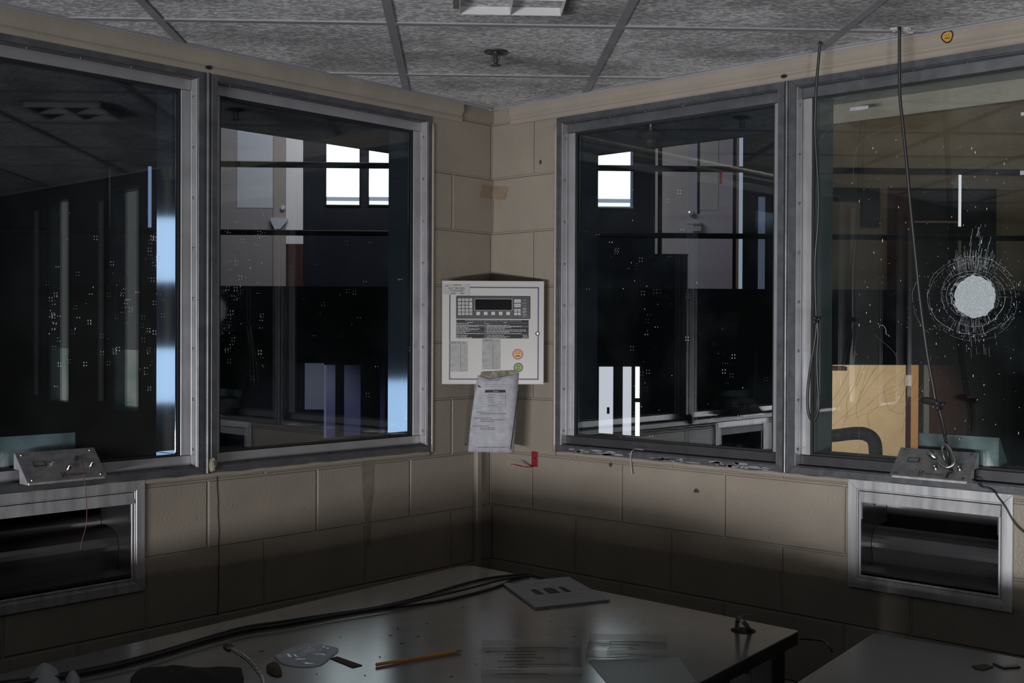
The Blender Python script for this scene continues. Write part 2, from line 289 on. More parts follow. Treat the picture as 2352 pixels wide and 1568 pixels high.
def lathe(bm, prof, o, ax, n=20):
    """prof = [(radius, height)] turned about axis ax at point o"""
    ax = Vector(ax).normalized(); u = ax.orthogonal().normalized(); v = ax.cross(u); o = Vector(o); rings = []
    for r, h in prof:
        rings.append([bm.verts.new(o + ax*h + (u*math.cos(2*PI*k/n) + v*math.sin(2*PI*k/n))*max(r, 1e-5)) for k in range(n)])
    for a, b in zip(rings, rings[1:]):
        for k in range(n): bm.faces.new((a[k], a[(k+1) % n], b[(k+1) % n], b[k]))
    bm.faces.new(rings[0]); bm.faces.new(rings[-1])
def blob(bm, c, r, seed=0, amp=.35, sub=2, sc=(1, 1, 1)):
    r_ = bmesh.ops.create_icosphere(bm, subdivisions=sub, radius=1)
    for v in r_['verts']:
        k = 1 + amp*noise.noise(v.co*1.7 + Vector((seed*3.1, seed, 0)))
        v.co = Vector(c) + Vector((v.co.x*sc[0], v.co.y*sc[1], v.co.z*sc[2]))*r*k
def text(name, s, origin, xd, yd, size, m, parent, align='LEFT', depth=.0003, width=None):
    """printed lettering laid on a surface: real characters, a hair thick"""
    cu = bpy.data.curves.new(name, 'FONT'); cu.body = s; cu.size = size; cu.align_x = align; cu.align_y = 'CENTER'; cu.resolution_u = 2
    to = bpy.data.objects.new(name, cu); C.objects.link(to); bpy.context.view_layer.update()
    me = bpy.data.meshes.new_from_object(to.evaluated_get(bpy.context.evaluated_depsgraph_get())); bpy.data.objects.remove(to); bpy.data.curves.remove(cu)
    bm = bmesh.new(); bm.from_mesh(me); bpy.data.meshes.remove(me)
    xs = [v.co.x for v in bm.verts]; k = 1
    if width and xs: k = width/(max(xs)-min(xs))
    xd = Vector(xd).normalized(); yd = Vector(yd).normalized(); nn = xd.cross(yd)
    for v in bm.verts: v.co = Vector(origin) + xd*v.co.x*k + yd*v.co.y + nn*depth
    me = bpy.data.meshes.new(name); bmesh.ops.translate(bm, vec=-wloc(parent), verts=bm.verts); bm.to_mesh(me); bm.free(); me.materials.append(M[m])
    o = bpy.data.objects.new(name, me); C.objects.link(o); o.parent = parent; WORLD[o.name] = wloc(parent); return o
def WL(d, w, z): return Vector((-d, w, z))
def WR(d, w, z): return Vector((w, -d, z))
ZC = 2.385                      # ceiling
OPT, OPB = 2.295, 1.149          # window openings, top and bottom
FL = .021                        # face of the frame round each opening

# ------------------------------------------------------------------ the booth: walls, floor, ceiling
def booth_wall(name, f, m):
    bm = B(); fb = lambda *a: fbox(bm, f, *a)
    fb(-.2, 2.20, 0, .2, -.9, OPB-FL); fb(-.2, 2.20, 0, .2, OPT+FL, 2.6); fb(2.141, 2.20, 0, .2, OPB-FL, OPT+FL)          # below and above the glazing
    fb(-.2, .335-FL, 0, .2, OPB-FL, OPT+FL)                                  # corner pier
    return struct(obj(name, bm, m))
wallL = booth_wall('wall_left', WL, 'wallL'); wallR = booth_wall('wall_right', WR, 'wallR')
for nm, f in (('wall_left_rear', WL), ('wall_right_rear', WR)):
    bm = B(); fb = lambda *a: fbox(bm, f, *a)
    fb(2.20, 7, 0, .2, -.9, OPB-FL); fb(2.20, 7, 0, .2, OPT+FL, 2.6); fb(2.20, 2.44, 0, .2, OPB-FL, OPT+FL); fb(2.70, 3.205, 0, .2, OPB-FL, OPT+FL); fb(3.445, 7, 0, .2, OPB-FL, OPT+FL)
    struct(obj(nm, bm, 'rear_shade'))  # unlit look of these stretches put into their dark colour
bm = B(); fbox(bm, lambda a, b, c: Vector((a, b, c)), -7, .2, -7, .2, -.21, -.09); struct(obj('floor', bm, 'booth_floor'))
bm = B(); fbox(bm, lambda a, b, c: Vector((a, b, c)), -7.2, -7, -7.2, .2, -.1, 2.6); struct(obj('wall_rear', bm, 'booth_rear'))
bm = B(); fbox(bm, lambda a, b, c: Vector((a, b, c)), -7, .2, -7.2, -7, -.1, 2.6); struct(obj('wall_side', bm, 'booth_rear'))
bm = B(); fbox(bm, lambda a, b, c: Vector((a, b, c)), -7.2, .2, -7.2, .2, ZC, ZC+.15)
ceil = struct(obj('ceiling', bm, 'tile'))
# grid of T bars at 45 degrees to the booth walls
def clip_line(p, d):
    lo, hi = -20, 20
    for ax in (0, 1):
        for lim, sg in ((-.004, 1), (-6.99, -1)):
            den = d[ax]*sg; num = (lim - p[ax])*sg
            if abs(den) < 1e-9: continue
            t = num/den
            if den > 0: hi = min(hi, t)
            else: lo = max(lo, t)
    return lo, hi
bm = B()
for k in range(-8, 9):
    a = .3105 + .6185*k; p = E1*a; lo, hi = clip_line(p, E2)
    if hi > lo: slab(bm, [p+E2*lo-E1*.012+ZA*ZC, p+E2*hi-E1*.012+ZA*ZC, p+E2*hi+E1*.012+ZA*ZC, p+E2*lo+E1*.012+ZA*ZC], (0, 0, -.0042))
for k in range(0, 16):
    a = -.575 - .6185*k; p = E2*a; lo, hi = clip_line(p, E1)
    if hi > lo: slab(bm, [p+E1*lo-E2*.012+ZA*ZC, p+E1*hi-E2*.012+ZA*ZC, p+E1*hi+E2*.012+ZA*ZC, p+E1*lo+E2*.012+ZA*ZC], (0, 0, -.0040))
for f in (WL, WR): fbox(bm, f, 0, 6.9, -.030, -.0005, ZC-.003, ZC); fbox(bm, f, 0, 6.9, -.0215, -.0200, ZC-.009, ZC)
obj('ceiling_grid', bm, 'tbar', ceil)
# rounded lintel moulding under the ceiling
def moulding(name, f, d0, d1):
    prof = [(.001, OPT+FL-.003), (-.007, OPT+FL-.002), (-.011, OPT+FL+.004), (-.0115, OPT+FL+.012), (-.009, OPT+FL+.019), (-.0095, OPT+FL+.023), (-.014, OPT+FL+.029), (-.018, OPT+FL+.036), (-.019, OPT+FL+.046), (-.019, ZC-.0035), (.001, ZC-.0035)]
    bm = B(); quad_prism(bm, [f(d0, w, z) for w, z in prof], [f(d1, w, z) for w, z in prof])
    o = struct(obj(name, bm, 'cream', bevel=.003, seg=2)); return o
trL = moulding('trim_1', WL, .17, 2.2); trR = moulding('trim_2', WR, .095, 2.2)
for tr, f, d in ((trL, WL, 1.234), (trR, WR, 1.223)):
    bm = B(); n = 14
    pts = [f(d+.0105*math.cos(2*PI*k/n)*(1+.2*math.sin(3*k)), -.0088-.0013, OPT+FL+.0118+.0058*math.sin(2*PI*k/n)) for k in range(n)]
    slab(bm, pts, f(0, -.004, 0)-f(0, 0, 0)); obj('bolt_hole', bm, 'hole', tr)

# ------------------------------------------------------------------ security windows
screw_me = None
def screws(parent, spots):
    global screw_me
    for p, nrm in spots:
        if screw_me is None:
            bm = B(); lathe(bm, [(.0046, 0), (.0044, .0012), (.0032, .0024), (.0012, .0028)], (0, 0, 0), (0, 0, 1), 10)
            o = obj('screw', bm, 'screw', None, True); screw_me = o.data
        else:
            o = bpy.data.objects.new('screw', screw_me); C.objects.link(o)
        o.parent = parent; o.location = Vector(p) - wloc(parent); o.rotation_euler = Vector(nrm).to_track_quat('Z', 'Y').to_euler()
def window(name, f, d0, d1, frame_m, glass, jm, bottom_m=None):
    """hollow metal frame let into the wall, brushed glazing stops, plate glass and the outer half of the frame"""
    N = f(0, 1, 0)
    bm = B(); ring(bm, f, d0-FL, d1+FL, OPB-FL, OPT+FL, FL, -.003, .05)
    if bottom_m: pass
    fr = struct(obj(name, bm, frame_m, None, False, .0012))
    SI, SW = .033, .036
    for da, db, k in ((d0, d0+SI, d0), (d1-SI, d1, d1)):              # upright stops: screwed leg, face and a pressed rib
        s_ = 1 if k == d0 else -1
        bm = B(); fbox(bm, f, *sorted((k, k+s_*.003)), .001, SW+.004, OPB+.0005, OPT-.0005); fbox(bm, f, *sorted((k+s_*.0032, k+s_*SI)), SW, SW+.004, OPB+SI+.001, OPT-SI-.001)
        fbox(bm, f, *sorted((k+s_*.003, k+s_*.0052)), SW-.012, SW-.008, OPB+SI+.001, OPT-SI-.001); obj('upright_stop', bm, 'stop', fr, False, .0008)
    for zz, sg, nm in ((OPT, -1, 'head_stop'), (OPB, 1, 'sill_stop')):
        bm = B(); fbox(bm, f, d0+.0035, d1-.0035, .001, SW-.005, *sorted((zz, zz+sg*.003))); leg = obj(nm, bm, 'framechip_shade', fr, False, .0006)  # legs take the darker metal: reveal shade put into their colour
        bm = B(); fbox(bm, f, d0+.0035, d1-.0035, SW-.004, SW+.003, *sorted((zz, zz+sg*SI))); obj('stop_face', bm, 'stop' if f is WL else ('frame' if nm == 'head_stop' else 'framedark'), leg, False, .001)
    bm = B(); ring(bm, f, d0+.001, d1-.001, OPB+.001, OPT-.001, .0385, SW+.005, .046); obj('gasket', bm, 'gasket', fr)
    bm = B(); fbox(bm, f, d0+.006, d1-.006, .0465, .0585, OPB+.006, OPT-.006); obj('glass_pane', bm, glass, fr)
    bm = B(); ring(bm, f, d0-.01, d1+.01, OPB-.01, OPT+.01, .047, .060, .166); obj('outer_frame', bm, jm, fr, False, .001)
    bm = B(); fbox(bm, f, d0-.03, d1+.03, .1665, .20, 2.200, OPT+.02); obj('outer_head', bm, 'cream' if name == 'window_4' else 'h_navy', fr)
    sp = []
    n = 8
    for k in range(n):
        z = OPT-.055 - k*.1485
        if f is WL: sp += [(f(d0+.003, .017, z), f(1, 0, 0))]
        else: sp += [(f(d0+.003, .017, z), f(1, 0, 0))]
        if k < 7 and name in ('window_1',): pass
    for k in range(n): sp += [(f(d1-.003, .017, OPT-.055-k*.1485), f(-1, 0, 0))]
    m_ = 6
    for k in range(m_): sp += [(f(d0+.055+(d1-d0-.11)*k/(m_-1), .014, OPT-.003), (0, 0, -1))]
    screws(fr, sp)
    bm = B()
    for k in range(3):
        c = f(d0+.1+(d1-d0-.22)*k/2, .016, OPB+.0032); lathe(bm, [(.0065, 0), (.006, .0012)], c, (0, 0, 1), 10)
    o = obj('sill_screw_hole', bm, 'hole', fr); o['kind'] = 'stuff'
    return fr
win1 = window('window_1', WL, 1.262, 2.12, 'frame', 'glass', 'jamb')
win2 = window('window_2', WL, .335, 1.196, 'frame', 'glass', 'jamb')
win3 = window('window_3', WR, .335, 1.198, 'framechip_shade', 'glass', 'jamb')
win4 = window('window_4', WR, 1.258, 2.12, 'framechip_shade', 'glassd', 'jambg')
# mullions between the panes
for nm, f, a, b, m in (('trim_3', WL, 1.2175, 1.2405, 'frame'), ('trim_4', WR, 1.2195, 1.2365, 'frame')):
    bm = B(); fbox(bm, f, a, b, .0, .2, OPB-FL, OPT+FL)
    mid = (a+b)/2; prof = [(mid-.005, .0), (mid-.004, -.006), (mid, -.008), (mid+.004, -.006), (mid+.005, .0)]
    quad_prism(bm, [f(d, w, OPB-FL) for d, w in prof], [f(d, w, OPT+FL) for d, w in prof])
    struct(obj(nm, bm, m, None, False, .001))
# slit windows further along each wall, seen only in the reflections
for i, f in enumerate((WR, WL)):
    for j, d0 in enumerate((2.44, 3.205)):
        bm = B(); ring(bm, f, d0, d0+.26 if j == 0 else d0+.24, OPB-FL, OPT+FL, .016, -.004, .12)
        fr = struct(obj('window_%d' % (5+2*i+j), bm, 'frame'))
        bm = B(); fbox(bm, f, d0+.016, d0+(.244 if j == 0 else .224), .06, .07, OPB+.30, OPT+.004); obj('glass_pane', bm, 'frost' if f is WR else 'h_dark', fr)
        bm = B(); fbox(bm, f, d0+.016, d0+(.244 if j == 0 else .224), .06, .07, OPB-.004, OPB+.299); obj('lower_pane', bm, 'frostb' if f is WR else 'h_dark', fr)
        bm = B(); fbox(bm, f, d0+.35, d0+.39, -.02, -.001, OPB+.02, OPT-.04); obj('cover_strip', bm, 'stop', fr)
# peeled paint on the sill of window 3
bm = B(); rr = random.Random(3)
for k in range(46):
    d = .36+rr.random()*.82; z = OPB-FL+.003+rr.random()*.012; l = .006+rr.random()*.022; h = .0012+rr.random()*.0022; n = 9
    pts = [WR(d+l*math.cos(2*PI*q/n)*(1+.5*rr.random()), -.0045, z+h*math.sin(2*PI*q/n)*(1+.6*rr.random())) for q in range(n)]
    slab(bm, pts, (-.0003, 0, 0))
o = obj('peeling_paint', bm, 'stop', win3); o['kind'] = 'stuff'
# caulk bead under the windows and at the frame edges
for wl, f in ((wallL, WL), (wallR, WR)):
    for a, b in (((.318, 2.13)), ):
        bm = B(); pts = []; k = 0; d = a
        while d < b: pts.append(f(d, -.001+.002*noise.noise(Vector((d*9, 1, 0))), OPB-FL-.006+.004*noise.noise(Vector((d*14, 0, 0))))); d += .03
        tube(bm, pts, .0075, 8, 2); obj('sill_caulk', bm, 'cream', wl, True)
    bm = B(); pts = [f(.335-FL-.004, -.001, z) for z in [OPB-FL-.004+q*.0625*(OPT-OPB+.02)/1.0 for q in range(17)]]
    tube(bm, pts, .0062, 8, 2); obj('jamb_caulk', bm, 'cream', wl, True)
# chips, nail marks, crack and stain of the block walls
def mark(wall, px, py, on, rx, ry, seed, m='chip'):
    c = on(px, py); t = Vector((-1, 0, 0)) if on is onL else Vector((0, -1, 0)); nn = Vector((0, -1, 0)) if on is onL else Vector((-1, 0, 0)); n = 13
    bm = B(); rr = random.Random(seed)
    slab(bm, [c + t*rx*math.cos(2*PI*k/n)*(.6+.7*rr.random()) + ZA*ry*math.sin(2*PI*k/n)*(.6+.7*rr.random()) + nn*.0004 for k in range(n)], nn*.0008); return obj('wall_chip', bm, m, wall)
mark(wallR, 1403, 1067, onR, .008, .008, 1); mark(wallR, 1600, 1127, onR, .010, .008, 2); mark(wallR, 1242, 372, onR, .006, .009, 3); mark(wallL, 1070, 1020, onL, .004, .003, 4)
bm = B(); rr = random.Random(9)
tube(bm, [onL(500+rr.uniform(-.8, .8)+3*math.sin(y/90), y, -.001) for y in range(1078, 1420, 24)], .0013, 6, 2); obj('wall_crack', bm, 'hole', wallL)
bm = B(); pl = [onL(845-(14-2*i)+rr.uniform(-3, 3), 1046+42*i, -.0007) for i in range(6)]; pr = [onL(845+(16-2*i)+rr.uniform(-3, 3), 1044+42*i, -.0007) for i in range(6)]
slab(bm, pl + pr[::-1], (0, -.0003, 0)); obj('rust_stain', bm, 'stain', wallL)

# plaster lump at the foot of the left mullion
bm = B(); blob(bm, onL(489, 1068, -.012), .019, 3, .5, 3, (.55, .6, 1.1)); tag(obj('foam_lump', bm, 'foam', None, True), 'crumbly yellow foam lump at the foot of the left mullion', 'foam')
# cream raceway in the corner under the alarm panel
bm = B(); fbox(bm, WL, .072, .099, -.020, 0, -.09, 1.365); tag(obj('cable_raceway', bm, 'raceway', None, False, .003), 'narrow cream raceway running down the corner below the white alarm panel', 'conduit')
# cream strap over the right sill
bm = B()
P = [onR(1478, 1033, -.008), onR(1463, 1031, -.012), onR(1453, 1034, -.014), onR(1449, 1046, -.013), onR(1449, 1065, -.012), onR(1452, 1090, -.011)]
for a, b in zip(smooth_path(P, 5), smooth_path(P, 5)[1:]):
    u = Vector((0, -1, 0)) if abs((b-a).z) > abs((b-a).y) else ZA; u = Vector((0, -.8, .4))
    slab(bm, [a-u*.003, a+u*.003, b+u*.003, b-u*.003], (-.0012, 0, 0))
tag(obj('strap', bm, 'strap'), 'short cream strap hanging over the sill of the right-hand dark window', 'strap')
# strip of masking tape folded into the corner
bm = B()
tl, ml, mb, bl = onL(1108, 424, -.0008), onL(1132, 427, -.0008), onL(1132, 457, -.0008), onL(1103, 453, -.0008)
slab(bm, [tl, ml, mb, bl], (0, -.0004, 0))
tr_, br_ = onR(1169, 429, -.0008), onR(1160, 459, -.0008)
slab(bm, [ml, tr_, br_, mb], (-.0004, 0, 0))
tag(obj('tape_strip', bm, 'tapeb'), 'brown masking tape folded across the block corner above the alarm panel', 'tape')
# red bracket
def wall_red():
    root = thing('wall_bracket', 'red metal hook bracket screwed to the block wall below the alarm panel', 'bracket', onR(1229, 1055))
    c = onR(1229, 1055); bm = B()
    def f(d, w, z): return WR(-c.y+d, w, c.z+z)
    fbox(bm, f, -.015, .015, -.0035, -.0005, -.026, .029); obj('back_plate', bm, 'red', root, False, .004, 2)
    bm = B(); P = [f(0, -.002, -.024), f(-.006, -.020, -.027), f(-.012, -.035, -.026), f(-.020, -.055, -.022), f(-.028, -.075, -.016), f(-.033, -.088, -.014)]
    for a, b in zip(P, P[1:]): slab(bm, [a+Vector((0, .008, 0)), a-Vector((0, .008, 0)), b-Vector((0, .006, 0)), b+Vector((0, .006, 0))], (0, 0, .003))
    obj('hook_arm', bm, 'red', root, False, .001)
    for dz, m in ((.021, 'screw'), (.004, 'hole'), (-.004, 'screw')):
        bm = B(); lathe(bm, [(.0025 if m == 'screw' else .004, 0), (.002, .001)], f(.003, -.0035, dz), (-1, 0, 0), 10); obj('rivet', bm, m, root)
wall_red()

# ------------------------------------------------------------------ fire alarm panel across the corner
FE = -.24
pc = onE(1132.5, 764, FE)
XD, YD, ND = E1, ZA, -E2
def pf(x, n, z): return pc + E1*x - E2*n + ZA*z              # n = towards the room
def pp(px, py, n=0.0):                                        # a pixel on the face
    v = onE(px, py, FE-n) - pc; return v.dot(E1), v.z
panel = thing('alarm_panel', 'white fire alarm control panel with keypad mounted across the room corner', 'alarm panel', pf(0, -.03, -.18))
bm = B(); fbox(bm, pf, -.178, .178, -.058, -.006, -.181, .181); obj('cabinet', bm, 'panel', panel, False, .003, 2)
bm = B(); fbox(bm, pf, -.181, .181, -.0055, 0, -.183, .184); door = obj('panel_door', bm, 'panel', panel, False, .002, 2)
bm = B(); x0, z1 = pp(1032, 658); x1, z0 = pp(1237, 872)
lw = .0042
fbox(bm, pf, x0, x1, .0001, .0007, z1-lw, z1); fbox(bm, pf, x0, x1, .0001, .0007, z0, z0+lw); fbox(bm, pf, x0, x0+lw, .0001, .0007, z0, z1); fbox(bm, pf, x1-lw, x1, .0001, .0007, z0, z1)
obj('border_line', bm, 'navy', panel)
def prect(px0, py0, px1, py1): a = pp(px0, py0); b = pp(px1, py1); return a[0], b[0], b[1], a[1]
def zoompx(x, y): return 1000 + x/6.273, 640 + y/6.273        # reading scale of the close-up of the panel
def zrect(x0, y0, x1, y1): return prect(*zoompx(x0, y0), *zoompx(x1, y1))
a0, a1, b0, b1 = zrect(300, 245, 1365, 578)
bm = B(); fbox(bm, pf, a0, a1, .0001, .004, b0, b1); mod = obj('keypad_module', bm, 'module', panel, False, .0015)
a0, a1, b0, b1 = zrect(566, 288, 1106, 458)
bm = B(); ring(bm, lambda d, w, z: pf(d, w, z), a0, a1, b0, b1, .0012, .0041, .0048); obj('display_bezel', bm, 'key', mod)
bm = B(); fbox(bm, pf, a0+.0013, a1-.0013, .0041, .0044, b0+.0013, b1-.0013); obj('display', bm, 'screen', mod)
keys = []
for r, y in enumerate((303, 355, 405, 455, 503)):
    for c_, x in enumerate((348, 402, 456, 510)):
        if c_ == 3 and r == 2: continue
        if c_ == 3 and r == 1: keys.append((490, 335, 530, 426)); continue
        keys.append((x-21, y-20, x+21, y+20))
for x in (617, 725, 833, 940, 1048): keys.append((x-27, 474, x+27, 524))
keys += [(1136, 296, 1230, 346), (1136, 358, 1230, 410)] + [(x-21, y-21, x+21, y+21) for x in (1157, 1208) for y in (454, 505)]
for i, kx in enumerate(keys):
    a0, a1, b0, b1 = zrect(*kx); bm = B(); fbox(bm, pf, a0, a1, .0041, .0058, b0, b1); k_ = obj('key', bm, 'key', mod, False, .0012, 2)
    if i < 19:
        bm = B(); xm = (a0+a1)/2; zm = (b0+b1)/2
        fbox(bm, pf, xm-.0018, xm+.0014, .0059, .0061, zm+.0004, zm+.0022); fbox(bm, pf, xm-.001, xm+.002, .0059, .0061, zm-.0022, zm-.0009); obj('key_print', bm, 'ink', k_)
def zt(s, x, y, h, m, par, align='LEFT', n=.0, width=None):
    c = pp(*zoompx(x, y)); w_ = None if width is None else width/6.273*(4.1/FPX)
    return text('lettering', s, pf(c[0], n, c[1]), E1, ZA, h/6.273*(4.1/FPX), m, par, align, .0004, w_)
zt('ACK', 1183, 322, 26, 'ink', mod, 'CENTER', .0059); zt('SILENCE', 1183, 384, 24, 'ink', mod, 'CENTER', .0059, 76)
zt('\u2190', 1157, 454, 40, 'ink', mod, 'CENTER', .0059); zt('\u2192', 1208, 454, 40, 'ink', mod, 'CENTER', .0059)
zt('ALARM', 1312, 310, 17, 'white_ink', mod, 'RIGHT', .0041); zt('TROUBLE', 1312, 350, 17, 'white_ink', mod, 'RIGHT', .0041); zt('SUPV', 1312, 391, 17, 'white_ink', mod, 'RIGHT', .0041)
for i, y in enumerate((348, 391, 432, 473)):
    c = pp(*zoompx(1330, y)); bm = B(); lathe(bm, [(.0016, 0), (.001, .0008)], pf(c[0], .0041, c[1]), ND, 10); obj('indicator_light', bm, 'led', mod)
def dashes(bm, rects, n, h, rnd, fn=zrect):
    """rows of unreadable small print: strings of short dashes the length of words"""
    for x0, x1, y in rects:
        x = x0
        while x < x1-6:
            w_ = min(rnd.uniform(14, 52), x1-x); a0, a1, b0, b1 = fn(x, y-h/2, x+w_, y+h/2); fbox(bm, pf, a0, a1, n, n+.0002, b0, b1); x += w_+rnd.uniform(5, 10)
rnd = random.Random(5)
bm = B(); dashes(bm, [(1255, 1310, 426), (1265, 1310, 440), (1255, 1310, 464), (1250, 1310, 482), (1255, 1310, 514), (1265, 1310, 538)], .0042, 8, rnd); obj('small_print', bm, 'white_ink', mod)
a0, a1, b0, b1 = zrect(302, 590, 1342, 860)
bm = B(); fbox(bm, pf, a0, a1, .0001, .0012, b0, b1); lab = obj('instruction_label', bm, 'ink', panel)
zt('SPECTRONICS ALARM SYSTEM SIMPLIFIED OPERATING INSTRUCTIONS', 425, 606, 21, 'white_ink', lab, 'LEFT', .0013, 810)
bm = B(); rows = []
for y, xa, xb in ((648, 480, 780), (668, 700, 1065), (686, 620, 1245), (704, 480, 1090), (718, 650, 1000), (734, 620, 1315), (752, 500, 1310), (768, 440, 1065), (786, 695, 1245), (815, 470, 985), (832, 455, 1070), (848, 525, 1025)):
    rows += [(308, xa, y), (735, xb, y)]
rows += [(465, 550, 630), (985, 1040, 630), (1255, 1330, 815), (1270, 1330, 832), (1250, 1330, 848)]
dashes(bm, rows, .0013, 8, rnd)
for y in (637, 676, 692, 757, 795): a0, a1, b0, b1 = zrect(302, y-1, 1342, y+1); fbox(bm, pf, a0, a1, .0013, .0014, b0, b1)
a0, a1, b0, b1 = zrect(713, 615, 717, 858); fbox(bm, pf, a0, a1, .0013, .0014, b0, b1)
obj('small_print', bm, 'white_ink', lab)
# taped label in the top left
a0, a1, b0, b1 = zrect(108, 72, 498, 230)
bm = B(); fbox(bm, pf, a0, a1, .0008, .0014, b0, b1); fd = obj('fire_drill_label', bm, 'paper2', panel)
zt('LAST FIRE DRILL', 312, 138, 40, 'ink', fd, 'CENTER', .0015, 240); zt('CONDUCTED', 310, 174, 38, 'ink', fd, 'CENTER', .0015, 182)
for rw_ in ([(225, 290, 212), (360, 420, 212)], [(250, 375, 88), (150, 200, 105)]):
    bm = B(); dashes(bm, rw_, .0015, 9, rnd); obj('small_print', bm, 'ink', fd)
# two inspection slips with handwriting
for nm, (x0, y0, x1, y1), split, last in (('inspection_slip', (200, 898, 466, 1338), 365, 1180), ('inspection_slip', (672, 866, 940, 1305), 830, 1290)):
    a0, a1, b0, b1 = zrect(x0, y0, x1, y1); bm = B(); fbox(bm, pf, a0, a1, .0001, .0007, b0, b1); sl = obj(nm, bm, 'paper2', panel)
    bm = B(); a0, a1, b0, b1 = zrect(split-2, y0+6, split+2, y1-6); fbox(bm, pf, a0, a1, .0008, .0009, b0, b1)
    y = y0+46
    while y < y1: a0, a1, b0, b1 = zrect(x0+4, y-1, x1-4, y+1); fbox(bm, pf, a0, a1, .0008, .0009, b0, b1); y += 29
    obj('ruled_line', bm, 'pencil_ink', sl)
    bm = B(); y = y0+60
    dashes(bm, [(x0+14, split-14, y0+12), (x0+20, split-8, y0+28), (split+22, x1-20, y0+26)], .0008, 9, rnd)
    while y < last:
        for xa, xb in ((x0+12, split-16), (split+12, x1-14)):
            if rnd.random() < .12: continue
            pts = []; x = xa
            while x < xb: c = pp(*zoompx(x, y+rnd.uniform(-8, 8))); pts.append(pf(c[0], .0008, c[1])); x += rnd.uniform(5, 10)
            if len(pts) > 2: tube(bm, pts, .00022, 3, 0)
        y += 29
    obj('handwriting', bm, 'pencil_ink', sl)
# lock
c = pp(*zoompx(1470, 789)); bm = B(); lathe(bm, [(.0072, .0002), (.0072, .003), (.0066, .0036)], pf(c[0], 0, c[1]), ND, 24); lk = obj('lock', bm, 'ink', panel)
bm = B(); lathe(bm, [(.0046, .0036), (.0046, .005), (.004, .0056)], pf(c[0], 0, c[1]), ND, 20); obj('lock_barrel', bm, 'chrome', lk)
bm = B(); lathe(bm, [(.0015, .0057), (.0012, .0059)], pf(c[0], 0, c[1]), ND, 12); obj('key_slot', bm, 'ink', lk)
# face stickers
def disc(bm, o, r, h0, h1, ax, n=28, wob=0.0, sx=1.0):
    ax = Vector(ax).normalized(); u = ZA; v = ax.cross(u)
    lo = []
    for k in range(n):
        a = 2*PI*k/n; q = r*(1+wob*math.sin(3*a+.6)); lo.append(o + v*q*sx*math.cos(a) + u*q*math.sin(a))
    quad_prism(bm, [p+ax*h0 for p in lo], [p+ax*h1 for p in lo])
def face_sticker(parent, name, o, r, ax, rim, skin, inkm, mood, wob=0.0):
    v = Vector(ax).normalized().cross(ZA)         # points to the viewer's left
    rt = -v if True else v
    bm = B(); disc(bm, o, r, 0, .0004, ax, 28, wob); rimo = obj(name, bm, rim, parent) if parent else obj(name, bm, rim)
    bm = B(); disc(bm, o, r*.78, .0005, .0007, ax, 26, wob); obj('sticker_face', bm, skin, rimo)
    ax = Vector(ax).normalized()
    def P(x, y): return o + rt*x*r + ZA*y*r + ax*.0009
    bm = B()
    if mood == 'woozy':
        for sx in (-.2, .2): disc(bm, P(sx, .18)-ax*.0009, r*.075, .0008, .001, ax, 10)
        tube(bm, [P(-.42, .42), P(-.28, .5), P(-.14, .5)], r*.03, 4, 3); tube(bm, [P(.14, .52), P(.3, .46), P(.36, .34)], r*.03, 4, 3)
        tube(bm, [P(-.4, -.22), P(-.2, -.33), P(0, -.24), P(.2, -.33), P(.4, -.22)], r*.05, 4, 4); tube(bm, [P(-.36, -.38), P(-.1, -.33), P(.1, -.4), P(.36, -.38)], r*.035, 4, 4)
    elif mood == 'angry':
        tube(bm, [P(-.34, .44), P(-.06, .22)], r*.05, 4, 0); tube(bm, [P(.38, .46), P(.06, .24)], r*.05, 4, 0)
        for sx in (-.2, .22): disc(bm, P(sx, .14)-ax*.0009, r*.085, .0008, .001, ax, 10)
        tube(bm, [P(-.26, -.42), P(-.12, -.26), P(.1, -.24), P(.3, -.4)], r*.04, 4, 4)
    else:
        for sx in (-.2, .22): disc(bm, P(sx, .2)-ax*.0009, r*.09, .0008, .001, ax, 10)
        tube(bm, [P(-.4, -.12), P(-.3, -.22), P(0, -.2), P(.3, -.3), P(.42, -.16)], r*.06, 4, 4); tube(bm, [P(-.32, -.3), P(0, -.28), P(.34, -.36)], r*.05, 4, 3)
    obj('drawn_face', bm, inkm, rimo)
    return rimo
KS = 4.1/FPX
c = pp(*zoompx(1187, 1087)); o = face_sticker(panel, 'face_sticker', pf(c[0], .0002, c[1]), 78/6.273*KS, ND, 'st_pink', 'st_or', 'st_ink', 'woozy'); o['label'] = 'orange worried face sticker with pink rim'
c = pp(*zoompx(1195, 1278)); o = face_sticker(panel, 'face_sticker', pf(c[0], .0002, c[1]), 68/6.273*KS, ND, 'st_dg', 'st_gr', 'st_ink', 'angry'); o['label'] = 'green angry face sticker with dark rim'
st = face_sticker(None, 'face_sticker', onR(2176, 84, -.0194), .0172, (-1, 0, 0), 'st_mar', 'st_ye', 'st_ink', 'smile', .07)
tag(st, 'yellow smiling face sticker with maroon rim on the cream moulding by the ceiling', 'sticker')

